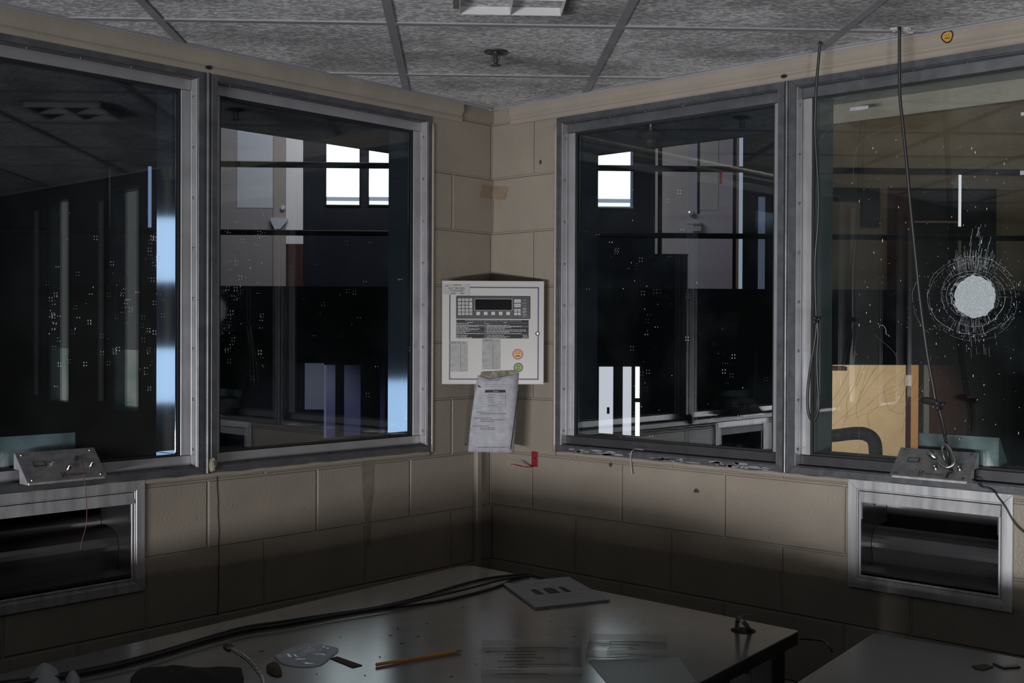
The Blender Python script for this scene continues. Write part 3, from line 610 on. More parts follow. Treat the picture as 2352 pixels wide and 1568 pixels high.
# grubby sheet hanging from the panel
HP = FE-.012
def hp(px, py, n=0.0): return onE(px, py, HP-n)
sheet = thing('paper_sheet', 'grubby printed sheet taped to the bottom of the white alarm panel', 'paper', hp(1140, 862))
def sheet_pt(s, t, n=0.0):
    """s across 0..1, t down 0..1"""
    L_ = Vector((1098, 862)).lerp(Vector((1075, 1037)), t); L_.x += -3*math.sin(PI*t)
    R_ = Vector((1193, 855)).lerp(Vector((1180, 1040)), t)
    p = L_.lerp(R_, s); bow = .010*math.sin(PI*s)*(1-.5*t) - .014*t*(1-s) + (.014*max(0, (s-.86)/.14)**2)*-1
    return hp(p.x, p.y, n+bow)
bm = B(); nx, ny = 14, 12
def sheet_y0(s): return .06*max(0, (s/.28))*1 if s < .28 else (.06-.035*(s-.28)/.6 if s < .88 else .02-.02*(s-.88)/.12)
g0 = [[bm.verts.new(sheet_pt(i/nx, sheet_y0(i/nx)+(1-sheet_y0(i/nx))*j/ny, .0005)) for j in range(ny+1)] for i in range(nx+1)]
g1 = [[bm.verts.new(sheet_pt(i/nx, sheet_y0(i/nx)+(1-sheet_y0(i/nx))*j/ny, .0)) for j in range(ny+1)] for i in range(nx+1)]
for g in (g0, g1):
    for i in range(nx):
        for j in range(ny): bm.faces.new((g[i][j], g[i+1][j], g[i+1][j+1], g[i][j+1]))
edge = [(i, 0) for i in range(nx)] + [(nx, j) for j in range(ny)] + [(i, ny) for i in range(nx, 0, -1)] + [(0, j) for j in range(ny, 0, -1)]
for (a, b), (c, d) in zip(edge, edge[1:]+edge[:1]): bm.faces.new((g0[a][b], g0[c][d], g1[c][d], g1[a][b]))
obj('page', bm, 'paper', sheet, True)
def sp_inv(px, py):
    t = (py-862)/176.0
    for _ in range(3):
        L_ = Vector((1098, 862)).lerp(Vector((1075, 1037)), t); L_.x += -3*math.sin(PI*t); R_ = Vector((1193, 855)).lerp(Vector((1180, 1040)), t)
        s = (px-L_.x)/(R_.x-L_.x); t += (py - L_.lerp(R_, s).y)/180
    return s, t
def zs(x, y): return 1050 + x/6.273, 850 + y/6.273           # reading scale of the close-up of the sheet
def sbar(bm, x0, y0, x1, y1, slant=0):
    n = 5
    for k in range(n):
        xa = x0+(x1-x0)*k/n; xb = x0+(x1-x0)*(k+1)/n
        q = [(xa, y0), (xb, y0), (xb-(0 if k < n-1 else 0), y1), (xa-(slant if k == 0 else 0), y1)]
        a = [sheet_pt(*sp_inv(*zs(*p)), .0009) for p in q]; b = [sheet_pt(*sp_inv(*zs(*p)), .0011) for p in q]; quad_prism(bm, a, b)
bm = B(); sbar(bm, 408, 282, 696, 322, 14)
for y in (365, 408, 448, 487, 527): sbar(bm, 330 if y > 400 else 400, y-1, 700, y+1)
sbar(bm, 697, 322, 700, 527); obj('printed_table', bm, 'ink', sheet)
for q_ in ((415, 207, 880, 210), (415, 236, 880, 239), (225, 1102, 752, 1105)):
    bm = B(); sbar(bm, *q_); obj('printed_rule', bm, 'ink', sheet)
bm = B(); q = [(300, 212), (345, 236), (332, 252), (288, 228)]; quad_prism(bm, [sheet_pt(*sp_inv(*zs(*p)), .0009) for p in q], [sheet_pt(*sp_inv(*zs(*p)), .0012) for p in q]); obj('ink_bar', bm, 'ink', sheet); bm = B()
q = [(878, 300), (888, 300), (776, 1145), (764, 1140)]
for k in range(8):
    t0, t1 = k/8, (k+1)/8; qq = [(880-116*t0, 300+842*t0), (889-113*t0, 300+842*t0), (889-113*t1, 300+842*t1), (880-116*t1, 300+842*t1)]
    quad_prism(bm, [sheet_pt(*sp_inv(*zs(*p)), .0009) for p in qq], [sheet_pt(*sp_inv(*zs(*p)), .0012) for p in qq])
obj('black_edge', bm, 'ink', sheet)
bm = B(); rnd = random.Random(8)
def sdash(rows, h):
    for x0, x1, y in rows:
        x = x0
        while x < x1-5: w_ = min(rnd.uniform(12, 40), x1-x); sbar(bm, x, y-h/2, x+w_, y+h/2); x += w_+rnd.uniform(5, 9)
for rows_, h_ in (([(440, 540, 346), (440, 535, 387), (440, 525, 429), (440, 555, 467), (440, 580, 508)], 9), ([(275, 340, 601), (352, 430, 601), (330, 712, 625)], 10), ([(235, 505, 689), (335, 690, 712), (335, 545, 737)], 10), ([(222, 300, 804), (310, 470, 804), (335, 550, 830), (335, 545, 852)], 10), ([(300, 730, 1114)], 8)):
    bm = B(); sdash(rows_, h_); obj('printed_paragraph', bm, 'pencil_ink', sheet)
def stxt(s, x, y, h, m, width, n=.0008): p = sheet_pt(*sp_inv(*zs(x, y)), n); q = sheet_pt(*sp_inv(*zs(x+100, y)), n); return text('lettering', s, p, q-p, ZA, h/6.273*KS, m, sheet, 'LEFT', .0004, width/6.273*KS)
stxt('ence Card', 462, 138, 44, 'ink', 142); stxt('and', 585, 116, 28, 'ink', 50); stxt('Service', 520, 303, 34, 'white_ink', 74, .0017)
bm = B(); a = [hp(1106, 853, -.0095), hp(1190, 849, -.0095), hp(1184, 866, -.004), hp(1150, 868, -.003), hp(1124, 873, -.003), hp(1103, 862, -.006)]
slab(bm, a, -E2*.0005); obj('dirty_tape', bm, 'tapeg', sheet)

# ------------------------------------------------------------------ intercoms on the sills
def intercom(f, mir, d0, d1, label, root_label_place):
    """steel wedge with controls on the sill; d0 is the end nearest the corner"""
    root = thing('intercom', label, 'intercom', f((d0+d1)/2, -.03, OPB))
    prof = [(-.055, OPB+.0012), (-.055, OPB+.008), (.0, OPB+.060), (.018, OPB+.078), (.031, OPB+.078), (.031, OPB+.0362), (-.001, OPB+.0362), (-.0035, OPB+.0012)]
    bm = B(); quad_prism(bm, [f(d0+.002, w, z) for w, z in prof], [f(d1-.002, w, z) for w, z in prof]); obj('housing', bm, 'steel', root, False, .0008)
    A = Vector((-.057, OPB+.007)); Bv = Vector((.0165, OPB+.0785)); ln = (Bv-A).length; up = (Bv-A)/ln; nr = Vector((-up.y, up.x))
    def g(s, t, n): q = A + up*(t*ln) + nr*n; return f(d0+(d1-d0)*s, q.x, q.y)      # on the sloping plate
    bm = B(); quad_prism(bm, [g(-.01, 0, .0005), g(1.01, 0, .0005), g(1.01, 1, .0005), g(-.01, 1, .0005)], [g(-.01, 0, .0025), g(1.01, 0, .0025), g(1.01, 1, .0025), g(-.01, 1, .0025)])
    obj('face_plate', bm, 'plate', root, False, .0006)
    nrm = f(0, nr.x, nr.y) - f(0, 0, 0)
    for s, t in ((.06, .92), (.06, .08), (.94, .92), (.94, .08)):
        bm = B(); lathe(bm, [(.0042, 0), (.0032, .0015)], g(s, t, .0026), nrm, 10); obj('plate_screw', bm, 'screw', root)
    sx = (lambda s: s) if not mir else (lambda s: 1-s)
    s0, s1 = sorted((sx(.15), sx(.31)))
    bm = B(); quad_prism(bm, [g(s0, .5, .0026), g(s1, .5, .0026), g(s1, .66, .0026), g(s0, .66, .0026)], [g(s0, .5, .004), g(s1, .5, .004), g(s1, .66, .004), g(s0, .66, .004)]); sl = obj('grille_frame', bm, 'blackp', root, False, .0012)
    bm = B(); quad_prism(bm, [g(s0+.015, .525, .0041), g(s1-.015, .525, .0041), g(s1-.015, .635, .0041), g(s0+.015, .635, .0041)], [g(s0+.015, .525, .0045), g(s1-.015, .525, .0045), g(s1-.015, .635, .0045), g(s0+.015, .635, .0045)]); obj('grille', bm, 'plate', sl)
    for s, t, r in ((.555, .34, .0052), (.86, .38, .0052)):
        bm = B(); lathe(bm, [(r*1.25, 0), (r*1.25, .003), (r, .0035), (r*.92, .015), (r*.7, .0165)], g(sx(s), t, .0026), nrm, 18); obj('knob', bm, 'chrome', root, True)
    return root, g, nrm, sx
hang = {}
rootR, gR, nR, sR = intercom(WR, False, 1.587, 1.800, 'steel desk intercom with curled gooseneck microphone on the sill of the cracked window', '')
rootL, gL, nL, sL = intercom(WL, True, 1.580, 1.795, 'steel intercom without a microphone on the sill of the far left window', '')
def g_text(g, s, t, s2, body, h, m, root, name='lettering', width=None):
    p = g(s, t, .0027); q = g(s2, t, .0027); u = g(s, t+.2, .0027); return text(name, body, p, q-p, u-p, h, m, root, 'LEFT', .0003, width)
g_text(gR, .44, .135, .9, 'HAVEN', .0105, 'ink', rootR, width=.048); g_text(gL, .48, .135, .1, 'HAVEN', .0105, 'ink', rootL, width=.048)
for g, root, s, t, dr in ((gR, rootR, .36, .10, 1), (gL, rootL, .56, .10, -1)):           # square maker's emblem beside the word
    bm = B()
    for a, b, c, d in ((0, .012, 0, .16), (.048, .06, 0, .16), (.012, .026, .0, .03), (.03, .048, .13, .16), (.02, .036, .05, .11)):
        q = [(s+dr*a, t+c-.03), (s+dr*b, t+c-.03), (s+dr*b, t+d-.03), (s+dr*a, t+d-.03)]
        quad_prism(bm, [g(x, y, .0026) for x, y in q], [g(x, y, .0029) for x, y in q])
    obj('emblem', bm, 'ink', root)
bm = B(); lathe(bm, [(.0035, 0), (.003, .002), (.0015, .003)], gR(.885, .68, .0026), nR, 12); o = obj('indicator_light', bm, mat('green_led', (.02, .14, .08), .3), rootR); o['label'] = 'small green indicator light'
bm = B(); quad_prism(bm, [gR(.72, .06, .0026), gR(.755, .06, .0026), gR(.755, .26, .0026), gR(.72, .26, .0026)], [gR(.72, .06, .003), gR(.755, .06, .003), gR(.755, .26, .003), gR(.72, .26, .003)]); obj('cable_slot', bm, 'hole', rootR)
# curled gooseneck and microphone head
gp = [(2170, 1054, -.018), (2166, 1042, -.03), (2164, 1030, -.036), (2168, 1020, -.04), (2176, 1022, -.044), (2186, 1038, -.05), (2193, 1055, -.058), (2191, 1065, -.064), (2178, 1073, -.07), (2164, 1069, -.07), (2154, 1057, -.066)]
bm = B(); P = [onR(x, y, w) for x, y, w in gp]; tube(bm, P, .0042, 10, 10, lambda t: .0042 + .0006*math.sin(t*260)); obj('gooseneck', bm, 'chrome', rootR, True)
h0, h1 = onR(2152, 1055, -.066), onR(2134, 1038, -.066); bm = B(); ax = (h1-h0); lathe(bm, [(.0048, 0), (.0075, .006), (.0092, .012), (.0092, ax.length), (.0075, ax.length+.0015)], h0, ax, 20); obj('microphone_head', bm, 'chrome', rootR, True)
# broken neck stub and bare threads on the left intercom
bm = B(); lathe(bm, [(.010, 0), (.010, .002), (.0062, .004), (.006, .009), (.003, .01)], gL(.62, .55, .0026), nL, 14); obj('broken_socket', bm, 'chrome', rootL)
bm = B(); lathe(bm, [(.005, 0), (.005, .012), (.003, .013)], gL(.30, .62, .0026), nL, 12); obj('neck_stub', bm, 'blackp', rootL)
bm = B(); P = [onL(188, 1052, -.03), onL(192, 1078, -.062), onL(196, 1120, -.07), onL(199, 1165, -.07), onL(198, 1205, -.068), onL(190, 1235, -.066), onL(184, 1262, -.064)]; tube(bm, P, .0011, 5, 6); obj('loose_wire', bm, 'thread', rootL)
# plastic hoods on the far side of the glass
for f, da, db, root_l in ((WR, 1.622, 1.835, 'teal clear plastic hood behind the intercom, outside the cracked window'), (WL, 1.612, 1.845, 'teal clear plastic hood behind the intercom, outside the far left window')):
    t = thing('voice_hood', root_l, 'hood', f((da+db)/2, .09, OPB), 'plastic hoods outside the intercoms')
    z0, z1 = OPB+.042, OPB+.120; wA, wB, wC = .0625, .0625, .135
    bm = B(); fbox(bm, f, da, db, wA, wA+.004, z0, z1); obj('front_sheet', bm, 'teal', t)
    bm = B(); quad_prism(bm, [f(da, wA+.0042, z1-.004), f(db, wA+.0042, z1-.004), f(db, wC, z0+.012), f(da, wC, z0+.012)], [f(da, wA+.0042, z1), f(db, wA+.0042, z1), f(db, wC+.002, z0+.016), f(da, wC+.002, z0+.016)]); obj('sloping_sheet', bm, 'tealedge', t)
    for d in (da, db):
        s = 1 if d == db else -1
        bm = B(); tri = [(wA, z0), (wA, z1), (wA+.006, z1), (wC, z0)]; quad_prism(bm, [f(d+s*.0005, w, z) for w, z in tri], [f(d+s*.0045, w, z) for w, z in tri]); obj('side_sheet', bm, 'teal', t)
# ------------------------------------------------------------------ stainless transaction drawers
def drawer(f, label):
    d0, d1, z0, z1 = 1.436, 1.903, .815, 1.1285; root = thing('transaction_drawer', label, 'drawer', f((d0+d1)/2, -.0, z0))
    bm = B(); ring(bm, f, d0, d1, z0, z1, .0265, -.009, -.0005); obj('face_frame', bm, 'steel', root, False, .0012)
    bm = B(); ring(bm, f, d0+.0266, d1-.0266, z0+.0266, z1-.0266, .004, -.006, .0); ring(bm, f, d0+.033, d1-.033, z0+.033, z1-.033, .006, -.0045, .0, 'LRB'); obj('inner_lip', bm, 'steel', root, False, .0008)
    bm = B(); quad_prism(bm, [f(d0+.033, -.0035, z1-.033), f(d1-.033, -.0035, z1-.033), f(d1-.033, -.010, z1-.064), f(d0+.033, -.010, z1-.064)], [f(d0+.033, .0, z1-.033), f(d1-.033, .0, z1-.033), f(d1-.033, -.006, z1-.064), f(d0+.033, -.006, z1-.064)]); obj('pull_flap', bm, 'steel', root, False, .0008)
    return root, d0, d1, z0, z1
def drawer_inside(f, root, d0, d1, z0, z1):
    a, b = d0+.04, d1-.04
    # tray: back, rounded ledge and lip, one bent sheet
    P = [(.0, z1-.03), (.15, z1-.04), (.168, z1-.09), (.168, z0+.175)] + [(.118-.052*math.sin(a_), z0+.118+.052*math.cos(a_)) for a_ in [math.radians(-70+q*14) for q in range(14)]] + [(.075, z0+.066), (.06, z0+.058), (.0, z0+.052), (.0, z0+.046)]
    bm = B(); out = P; inn = [(w+.004, z-.004) for w, z in P]
    for (p, q, r, s) in zip(out, out[1:], inn[1:], inn): quad_prism(bm, [f(a, *x) for x in (p, q, r, s)], [f(b, *x) for x in (p, q, r, s)])
    bmesh.ops.remove_doubles(bm, verts=bm.verts, dist=.0002); ty = obj('tray', bm, 'steeld', root, True); ty.data.set_sharp_from_angle(angle=math.radians(32))
    for d in (a, b):
        s = 1 if d == a else -1
        bm = B(); tri = [(.0, z1-.04), (.055, z1-.035), (.006, z0+.2), (.0, z0+.2)]
        quad_prism(bm, [f(d-s*.001, w, z) for w, z in tri], [f(d+s*.003, w, z) for w, z in tri])
        full = [(-.001, z0+.04), (.17, z0+.04), (.17, z1-.035), (-.001, z1-.035)]
        quad_prism(bm, [f(d-s*.004, w, z) for w, z in full], [f(d-s*.0012, w, z) for w, z in full]); obj('side_plate', bm, 'steeld', root)
    bm = B(); fbox(bm, f, a+.02, a+.026, .03, .034, z1-.075, z1-.06); obj('catch', bm, 'blackp', root)
for f, lb in ((WR, 'stainless transaction drawer in the block wall under the cracked window'), (WL, 'stainless transaction drawer under the far left window, cut by the picture edge')):
    r_ = drawer(f, lb); drawer_inside(f, *r_)
# the walls are cut out behind the drawers
for wl, f in ((wallL, WL), (wallR, WR)):
    bm = B(); fbox(bm, f, 1.468, 1.871, -.05, .18, .848, 1.0975); cut = obj('drawer_cutter', bm, 'hole')
    md = wl.modifiers.new('opening', 'BOOLEAN'); md.operation = 'DIFFERENCE'; md.object = cut; md.solver = 'EXACT'
    bpy.context.view_layer.update(); dg = bpy.context.evaluated_depsgraph_get(); me = bpy.data.meshes.new_from_object(wl.evaluated_get(dg))
    wl.modifiers.clear(); me.materials.clear(); me.materials.append(M['wallL' if f is WL else 'wallR']); wl.data = me; bpy.data.objects.remove(cut)

# ------------------------------------------------------------------ hanging cables
c1 = thing('hanging_cable', 'black cable hanging from the ceiling, knotted into a long loop beside the mullion', 'cable', onZ(1882, 105, ZC))
pt = [(1884, 104, -.118), (1879, 150, -.112), (1875, 200, -.108), (1873, 250, -.102), (1872, 300, -.095), (1876, 370, -.088), (1880, 450, -.08), (1878, 520, -.075), (1872, 600, -.07), (1873, 680, -.066), (1875, 728, -.064)]
bm = B(); P = [onR(*q) for q in pt]; P[0].z = ZC-.001; tube(bm, P, .0042, 8, 6); obj('cord', bm, 'rubber', c1, True)
bm = B(); lp = [(1876, 740, -.064), (1872, 780, -.06), (1862, 840, -.055), (1856, 890, -.05), (1855, 930, -.048), (1859, 955, -.046), (1867, 967, -.046), (1875, 957, -.046), (1881, 930, -.048), (1878, 880, -.05), (1876, 820, -.055), (1879, 770, -.06), (1877, 738, -.064)]
tube(bm, [onR(*q) for q in lp], .0042, 8, 6); obj('cord_loop', bm, 'rubber', c1, True)
kc = onR(1875, 734, -.064); bm = B()
def knot(bm, kc, s, r):
    pts = []
    for i in range(30):
        a = 2*PI*i/29; pts.append(kc + Vector((0, -1, 0))*s*(math.sin(a)+1.2*math.sin(2*a))*.5 + ZA*s*(math.cos(a)-1.2*math.cos(2*a))*.38 + Vector((-1, 0, 0))*s*math.sin(3*a)*.5)
    tube(bm, pts, r, 8, 2)
knot(bm, kc, .0125, .0042); obj('knot', bm, 'rubber', c1, True)
c2 = thing('hanging_cable', 'long black cable hanging from the broken ceiling tile down to the right intercom', 'cable', onZ(2065, 72, ZC))
pt = [(2066, 72, -.118), (2066, 150, -.11), (2067, 220, -.104), (2074, 290, -.098), (2083, 380, -.092), (2090, 460, -.086), (2098, 540, -.08), (2105, 610, -.076), (2112, 680, -.072), (2121, 750, -.068), (2131, 820, -.064), (2142, 880, -.062), (2150, 925, -.06), (2160, 955, -.055), (2166, 985, -.045), (2173, 1015, -.03), (2178, 1045, -.02), (2182, 1068, -.032), (2184, 1084, -.046)]
bm = B(); P = [onR(*q) for q in pt]; P[0].z = ZC-.001; tube(bm, P, .0046, 8, 6); obj('cord', bm, 'rubber', c2, True)
bm = B(); P = [onR(2153, 925, -.066), onR(2164, 965, -.058), onR(2172, 1000, -.045)]; tube(bm, P, .004, 8, 5); obj('cord_end', bm, 'rubber', c2, True)
bm = B(); knot(bm, onR(2158, 930, -.062), .0135, .0045); obj('knot', bm, 'rubber', c2, True)
bm = B(); a, b = onR(2150, 923, -.066), onR(2115, 918, -.07); ax = b-a
lathe(bm, [(.006, 0), (.0075, .004), (.0098, .012), (.0098, ax.length-.012), (.0072, ax.length-.004), (.005, ax.length)], a, ax, 8); obj('plug', bm, 'blackp', c2)
bm = B(); pt = [(2233, 1101, -.02), (2243, 1107, -.022), (2256, 1118, -.012), (2270, 1120, -.008), (2284, 1128, -.010), (2292, 1140, -.013), (2310, 1165, -.014), (2330, 1200, -.012), (2352, 1222, -.012), (2400, 1260, -.012)]
tube(bm, [onR(*q) for q in pt], .0022, 6, 5); tag(obj('wire', bm, 'rubber', None, True), 'thin black wire trailing from the right intercom past the stainless drawer', 'wire')
# broken tile round the second cable
bm = B(); rr = random.Random(4)
for i in range(11): blob(bm, onZ(2062+rr.uniform(-16, 26), 70+rr.uniform(-5, 4), ZC-.001), .005+.008*rr.random(), i, .7, 2, (1.2, 1.2, .7))
o = obj('plaster_crumbs', bm, 'plaster', ceil); o['kind'] = 'stuff'

# ------------------------------------------------------------------ ceiling fittings
sc_ = E1*-.0165 + E2*-.893 + ZA*ZC
t = thing('fire_sprinkler', 'dark pendent fire sprinkler in the middle of a ceiling tile', 'sprinkler', sc_)
bm = B(); lathe(bm, [(.036, 0), (.036, -.002), (.032, -.005), (.025, -.0045), (.022, -.002), (.012, -.001)], sc_, ZA, 32); obj('escutcheon', bm, 'sprk', t, True)
bm = B(); lathe(bm, [(.012, -.001), (.012, -.006), (.007, -.008), (.0065, -.034), (.004, -.036)], sc_, ZA, 14)
for s in (-1, 1): tube(bm, [sc_+E1*s*.010-ZA*.004, sc_+E1*s*.011-ZA*.018, sc_+E1*s*.002-ZA*.038], .0018, 6, 3)
obj('sprinkler_body', bm, 'sprk', t, True)
bm = B(); lathe(bm, [(.003, -.036), (.016, -.041), (.017, -.042), (.004, -.0425)], sc_, ZA, 24); obj('deflector', bm, 'sprk', t, True)
t = thing('ceiling_light', 'recessed ceiling light with white louvre at the top edge of the picture', 'ceiling light', hallP(.009, -1.504, ZC))
def cl(a, b, z): return hallP(a, b, z)
bm = B(); ring(bm, lambda d, w, z: hallP(d, z, ZC-w), -.14, .154, -1.655, -1.350, .016, .0005, .004); obj('rim', bm, 'lampf', t, False, .001)
bm = B(); ring(bm, lambda d, w, z: hallP(d, z, ZC-w), -.124, .138, -1.638, -1.366, .003, .0005, .022)
for a in (-.040, .007, .05): pass
fbox(bm, hallP, .0055, .0085, -1.635, -1.369, ZC-.022, ZC-.0005); fbox(bm, hallP, -.121, .135, -1.504, -1.501, ZC-.022, ZC-.0005); obj('louvre', bm, 'lampw', t, False, .0008)

# ------------------------------------------------------------------ desks and what lies on them
DZ = .833
def desk_top(bm, pts, rad, z0, z1):
    n = len(pts); out = []
    for i in range(n):
        p = Vector(pts[i]); a = (Vector(pts[i-1])-p).normalized(); b = (Vector(pts[(i+1) % n])-p).normalized()
        if rad[i] <= 0: out.append(p); continue
        for k in range(6):
            t = k/5; q0 = p+a*rad[i]; q1 = p+b*rad[i]; out.append((1-t)**2*q0 + 2*t*(1-t)*p + t*t*q1)
    quad_prism(bm, [Vector((q.x, q.y, z0)) for q in out], [Vector((q.x, q.y, z1)) for q in out])
d1 = thing('desk', 'large white laminate desk with black edge filling the corner', 'desk', (-1.3, -.85, 0))
dA_, dB_, dC_, dD_ = (onZ(x, y, DZ) for x, y in ((1075, 1296), (1835, 1448), (1600, 1568), (0, 1548)))
dK_ = dB_+(dC_-dB_)*4.6; dL_ = dA_+(dD_-dA_)*1.15
dp = [tuple(p.xy) for p in (dA_, dB_, dK_)] + [(-3.05, dK_.y), (-3.05, -.025), (dL_.x-.25, -.025), tuple(dL_.xy)]  # unseen left return added to stop the low side light
FZ = -.09                        # booth floor
def under(bm, p, q, t0, t1, inset, z0, z1, th=.02):
    """an upright panel under a desk edge p-q, set in from it"""
    p, q = Vector((p[0], p[1], 0)), Vector((q[0], q[1], 0)); u = (q-p); n_ = ZA.cross(u).normalized()
    a, b = p+u*t0+n_*inset, p+u*t1+n_*inset; slab(bm, [a+ZA*z0, b+ZA*z0, b+ZA*z1, a+ZA*z1], n_*th)
bm = B(); desk_top(bm, dp, [.05, .008, 0, .02, .01, .01, .05], DZ-.003, DZ); obj('desk_top', bm, 'desk', d1)
bm = B(); desk_top(bm, dp, [.05, .008, 0, .02, .01, .01, .05], DZ-.032, DZ-.0032); obj('edge_band', bm, 'deskedge', d1)
cx_ = sum(p[0] for p in dp)/7; cy_ = sum(p[1] for p in dp)/7
for x, y in (dp[0], dp[1], dp[3]):
    v = Vector((cx_-x, cy_-y)).normalized()*.09; bm = B(); fbox(bm, lambda a, b, c: Vector((a, b, c)), x+v.x-.03, x+v.x+.03, y+v.y-.03, y+v.y+.03, FZ, DZ-.033); obj('leg', bm, 'deskedge', d1, False, .003)
bm = B(); under(bm, dp[2], dp[1], .03, .93, .10, DZ-.12, DZ-.085); obj('cross_rail', bm, 'deskleg', d1)
bm = B(); under(bm, dp[0], dp[6], .01, .99, .03, FZ+.002, DZ-.033); obj('light_baffle', bm, 'deskedge', d1)  # unseen panels added to stop light leaking under the desk
bm = B(); under(bm, dp[1], dp[0], .02, .99, .03, FZ+.002, DZ-.033); obj('light_baffle', bm, 'deskedge', d1)
bm = B(); under(bm, dp[2], dp[1], .02, .98, .28, FZ+.002, DZ-.033); obj('light_baffle', bm, 'deskedge', d1)
bm = B(); fbox(bm, lambda a, b, c: Vector((a, b, c)), -3.03, -3.0, dK_.y+.05, -.03, FZ+.002, DZ-.033); obj('end_baffle', bm, 'deskedge', d1)  # unseen end added as an edge shading the low light
gc = onZ(1707, 1448, DZ); gc = Vector((gc.x, gc.y, DZ))
bm = B(); lathe(bm, [(.030, .0002), (.030, .0012), (.028, .0016)], gc, ZA, 24); obj('grommet', bm, 'hole', d1)
cb = thing('cable_loop', 'black cable loop poking out of the grommet hole in the large desk', 'cable', gc)
bm = B(); P = [gc+Vector((-.018, .008, .0017)), onZ(1694, 1425, DZ+.02), onZ(1697, 1419, DZ+.045), onZ(1708, 1428, DZ+.04), gc+Vector((.006, -.016, .0017))]; tube(bm, P, .0055, 8, 6); obj('cord', bm, 'rubber', cb, True)
bm = B(); a = onZ(1700, 1420, DZ+.045); P = [a, onZ(1712, 1412, DZ+.05), onZ(1724, 1411, DZ+.05)]; tube(bm, P, .0035, 8, 4); obj('cord_end', bm, 'blackp', cb, True)
d2 = thing('desk', 'pale grey desk standing to the right of the large corner desk', 'desk', (-.8, -2.3, 0))
dE_, dF_, dG_ = (onZ(x, y, DZ) for x, y in ((2007, 1454), (2352, 1512), (1830, 1568)))
dq = [tuple(p.xy) for p in (dE_, dE_+(dF_-dE_)*3.4, dE_+(dF_-dE_)*3.4+(dG_-dE_)*2.4, dE_+(dG_-dE_)*2.4)]
bm = B(); desk_top(bm, dq, [.006, .02, .02, .02], DZ-.003, DZ); obj('desk_top', bm, 'deskb', d2)
bm = B(); desk_top(bm, dq, [.006, .02, .02, .02], DZ-.032, DZ-.0032); obj('edge_band', bm, 'deskedge', d2)
bm = B(); under(bm, dq[1], dq[0], .03, .97, .03, FZ, DZ-.033, .36); obj('pedestal', bm, 'deskedge', d2, False, .003)
def meet(p, u, a, b):
    w_ = Vector((b[0]-a[0], b[1]-a[1])); return ((a[0]-p[0])*w_.y-(a[1]-p[1])*w_.x)/(u.x*w_.y-u.y*w_.x)
u_ = Vector((dq[3][0]-dq[2][0], dq[3][1]-dq[2][1])); t_ = meet(dq[3], u_, dp[1], dp[2]); L_ = u_.length
bm = B(); under(bm, dq[3], dq[2], -t_+.012/L_, .96, .04, FZ, DZ-.033, .04); obj('end_baffle', bm, 'deskedge', d2, False, .003)  # stretched to close the light gap between the desks
# cord between the two desks
bm = B(); tube(bm, [onZ(1838, 1466, DZ-.05), onZ(1870, 1468, DZ-.04), onZ(1892, 1472, DZ-.03), onZ(1905, 1484, DZ-.02), onZ(1912, 1496, DZ-.03)], .003, 6, 5); tag(obj('cord', bm, 'rubber', None, True), 'thin dark cord bridging the gap between the two desks', 'cord')
# black cables along the back of the desk
def flat_cable(rows, label, r=.0034, up=.0036):
    bm = B(); tube(bm, [onZ(x, y, DZ+up) for x, y in rows], r, 8, 5); return tag(obj('desk_cable', bm, 'rubber', None, True), label, 'cable', 'black cables along the back of the desk')
flat_cable([(0, 1566), (135, 1548), (260, 1524), (380, 1492), (480, 1462), (560, 1440), (640, 1428), (760, 1410), (860, 1395), (960, 1372), (1040, 1347), (1110, 1329), (1170, 1321), (1215, 1318), (1245, 1327)], 'black desk cable, uppermost where the cables spread apart', up=.0036)
flat_cable([(-20, 1574), (135, 1553), (260, 1529), (380, 1497), (480, 1467), (570, 1444), (650, 1433), (770, 1412), (870, 1396), (980, 1373), (1080, 1350), (1140, 1334), (1195, 1324), (1230, 1322)], 'black desk cable, middle one where the cables spread apart', up=.0106)
flat_cable([(-40, 1582), (135, 1558), (260, 1533), (380, 1501), (490, 1468), (580, 1447), (670, 1434), (790, 1411), (890, 1396), (1000, 1382), (1080, 1364), (1140, 1347), (1180, 1330), (1215, 1322)], 'black desk cable, lowest one, curving down in front of the booklet')
# booklet
bk = thing('booklet', 'white printed booklet with three dark arch pictures lying at the back of the desk', 'booklet', onZ(1280, 1360, DZ))
q = [onZ(1153, 1343, DZ), onZ(1230, 1399, DZ), onZ(1402, 1381, DZ), onZ(1306, 1328, DZ)]
q = [Vector((p.x, p.y, DZ+.0005)) for p in q]
bm = B(); slab(bm, [p+(Vector((rr.uniform(-.004, .004), rr.uniform(-.004, .004), 0))) for p in q], (0, 0, .003)); obj('pages', bm, 'booklet', bk)
bm = B(); slab(bm, [p+ZA*.0042 for p in q], (0, 0, .0007)); obj('cover', bm, 'booklet', bk)
def bz(x, y): return onZ(1080+x/6.72, 1280+y/6.72, DZ+.0053)
bm = B()
for pts in ([(930, 505), (945, 492), (1010, 488), (1040, 500), (1148, 568), (1050, 572), (1000, 555)], [(1118, 485), (1150, 470), (1240, 465), (1300, 480), (1398, 545), (1250, 560), (1210, 555)], [(1352, 462), (1375, 452), (1420, 450), (1460, 465), (1572, 525), (1490, 535), (1450, 520)]):
    slab(bm, [bz(*p) for p in pts], (0, 0, .0002))
obj('arch_picture', bm, 'bookart', bk)
bm = B()
for (x0, y0, x1, y1) in ((1140, 560, 1220, 592), (1390, 520, 1500, 552), (1060, 668, 1230, 655), (1300, 600, 1760, 545), (1240, 640, 1850, 590)):
    d = 5; slab(bm, [bz(x0, y0), bz(x1, y1), bz(x1, y1+d), bz(x0, y0+d)], (0, 0, .0002))
obj('faint_print', bm, 'bookgrey', bk)
bm = B(); slab(bm, [bz(590, 385), bz(785, 382), bz(785, 390), bz(600, 396)], (0, 0, .0002)); obj('dark_rule', bm, 'bookart', bk)
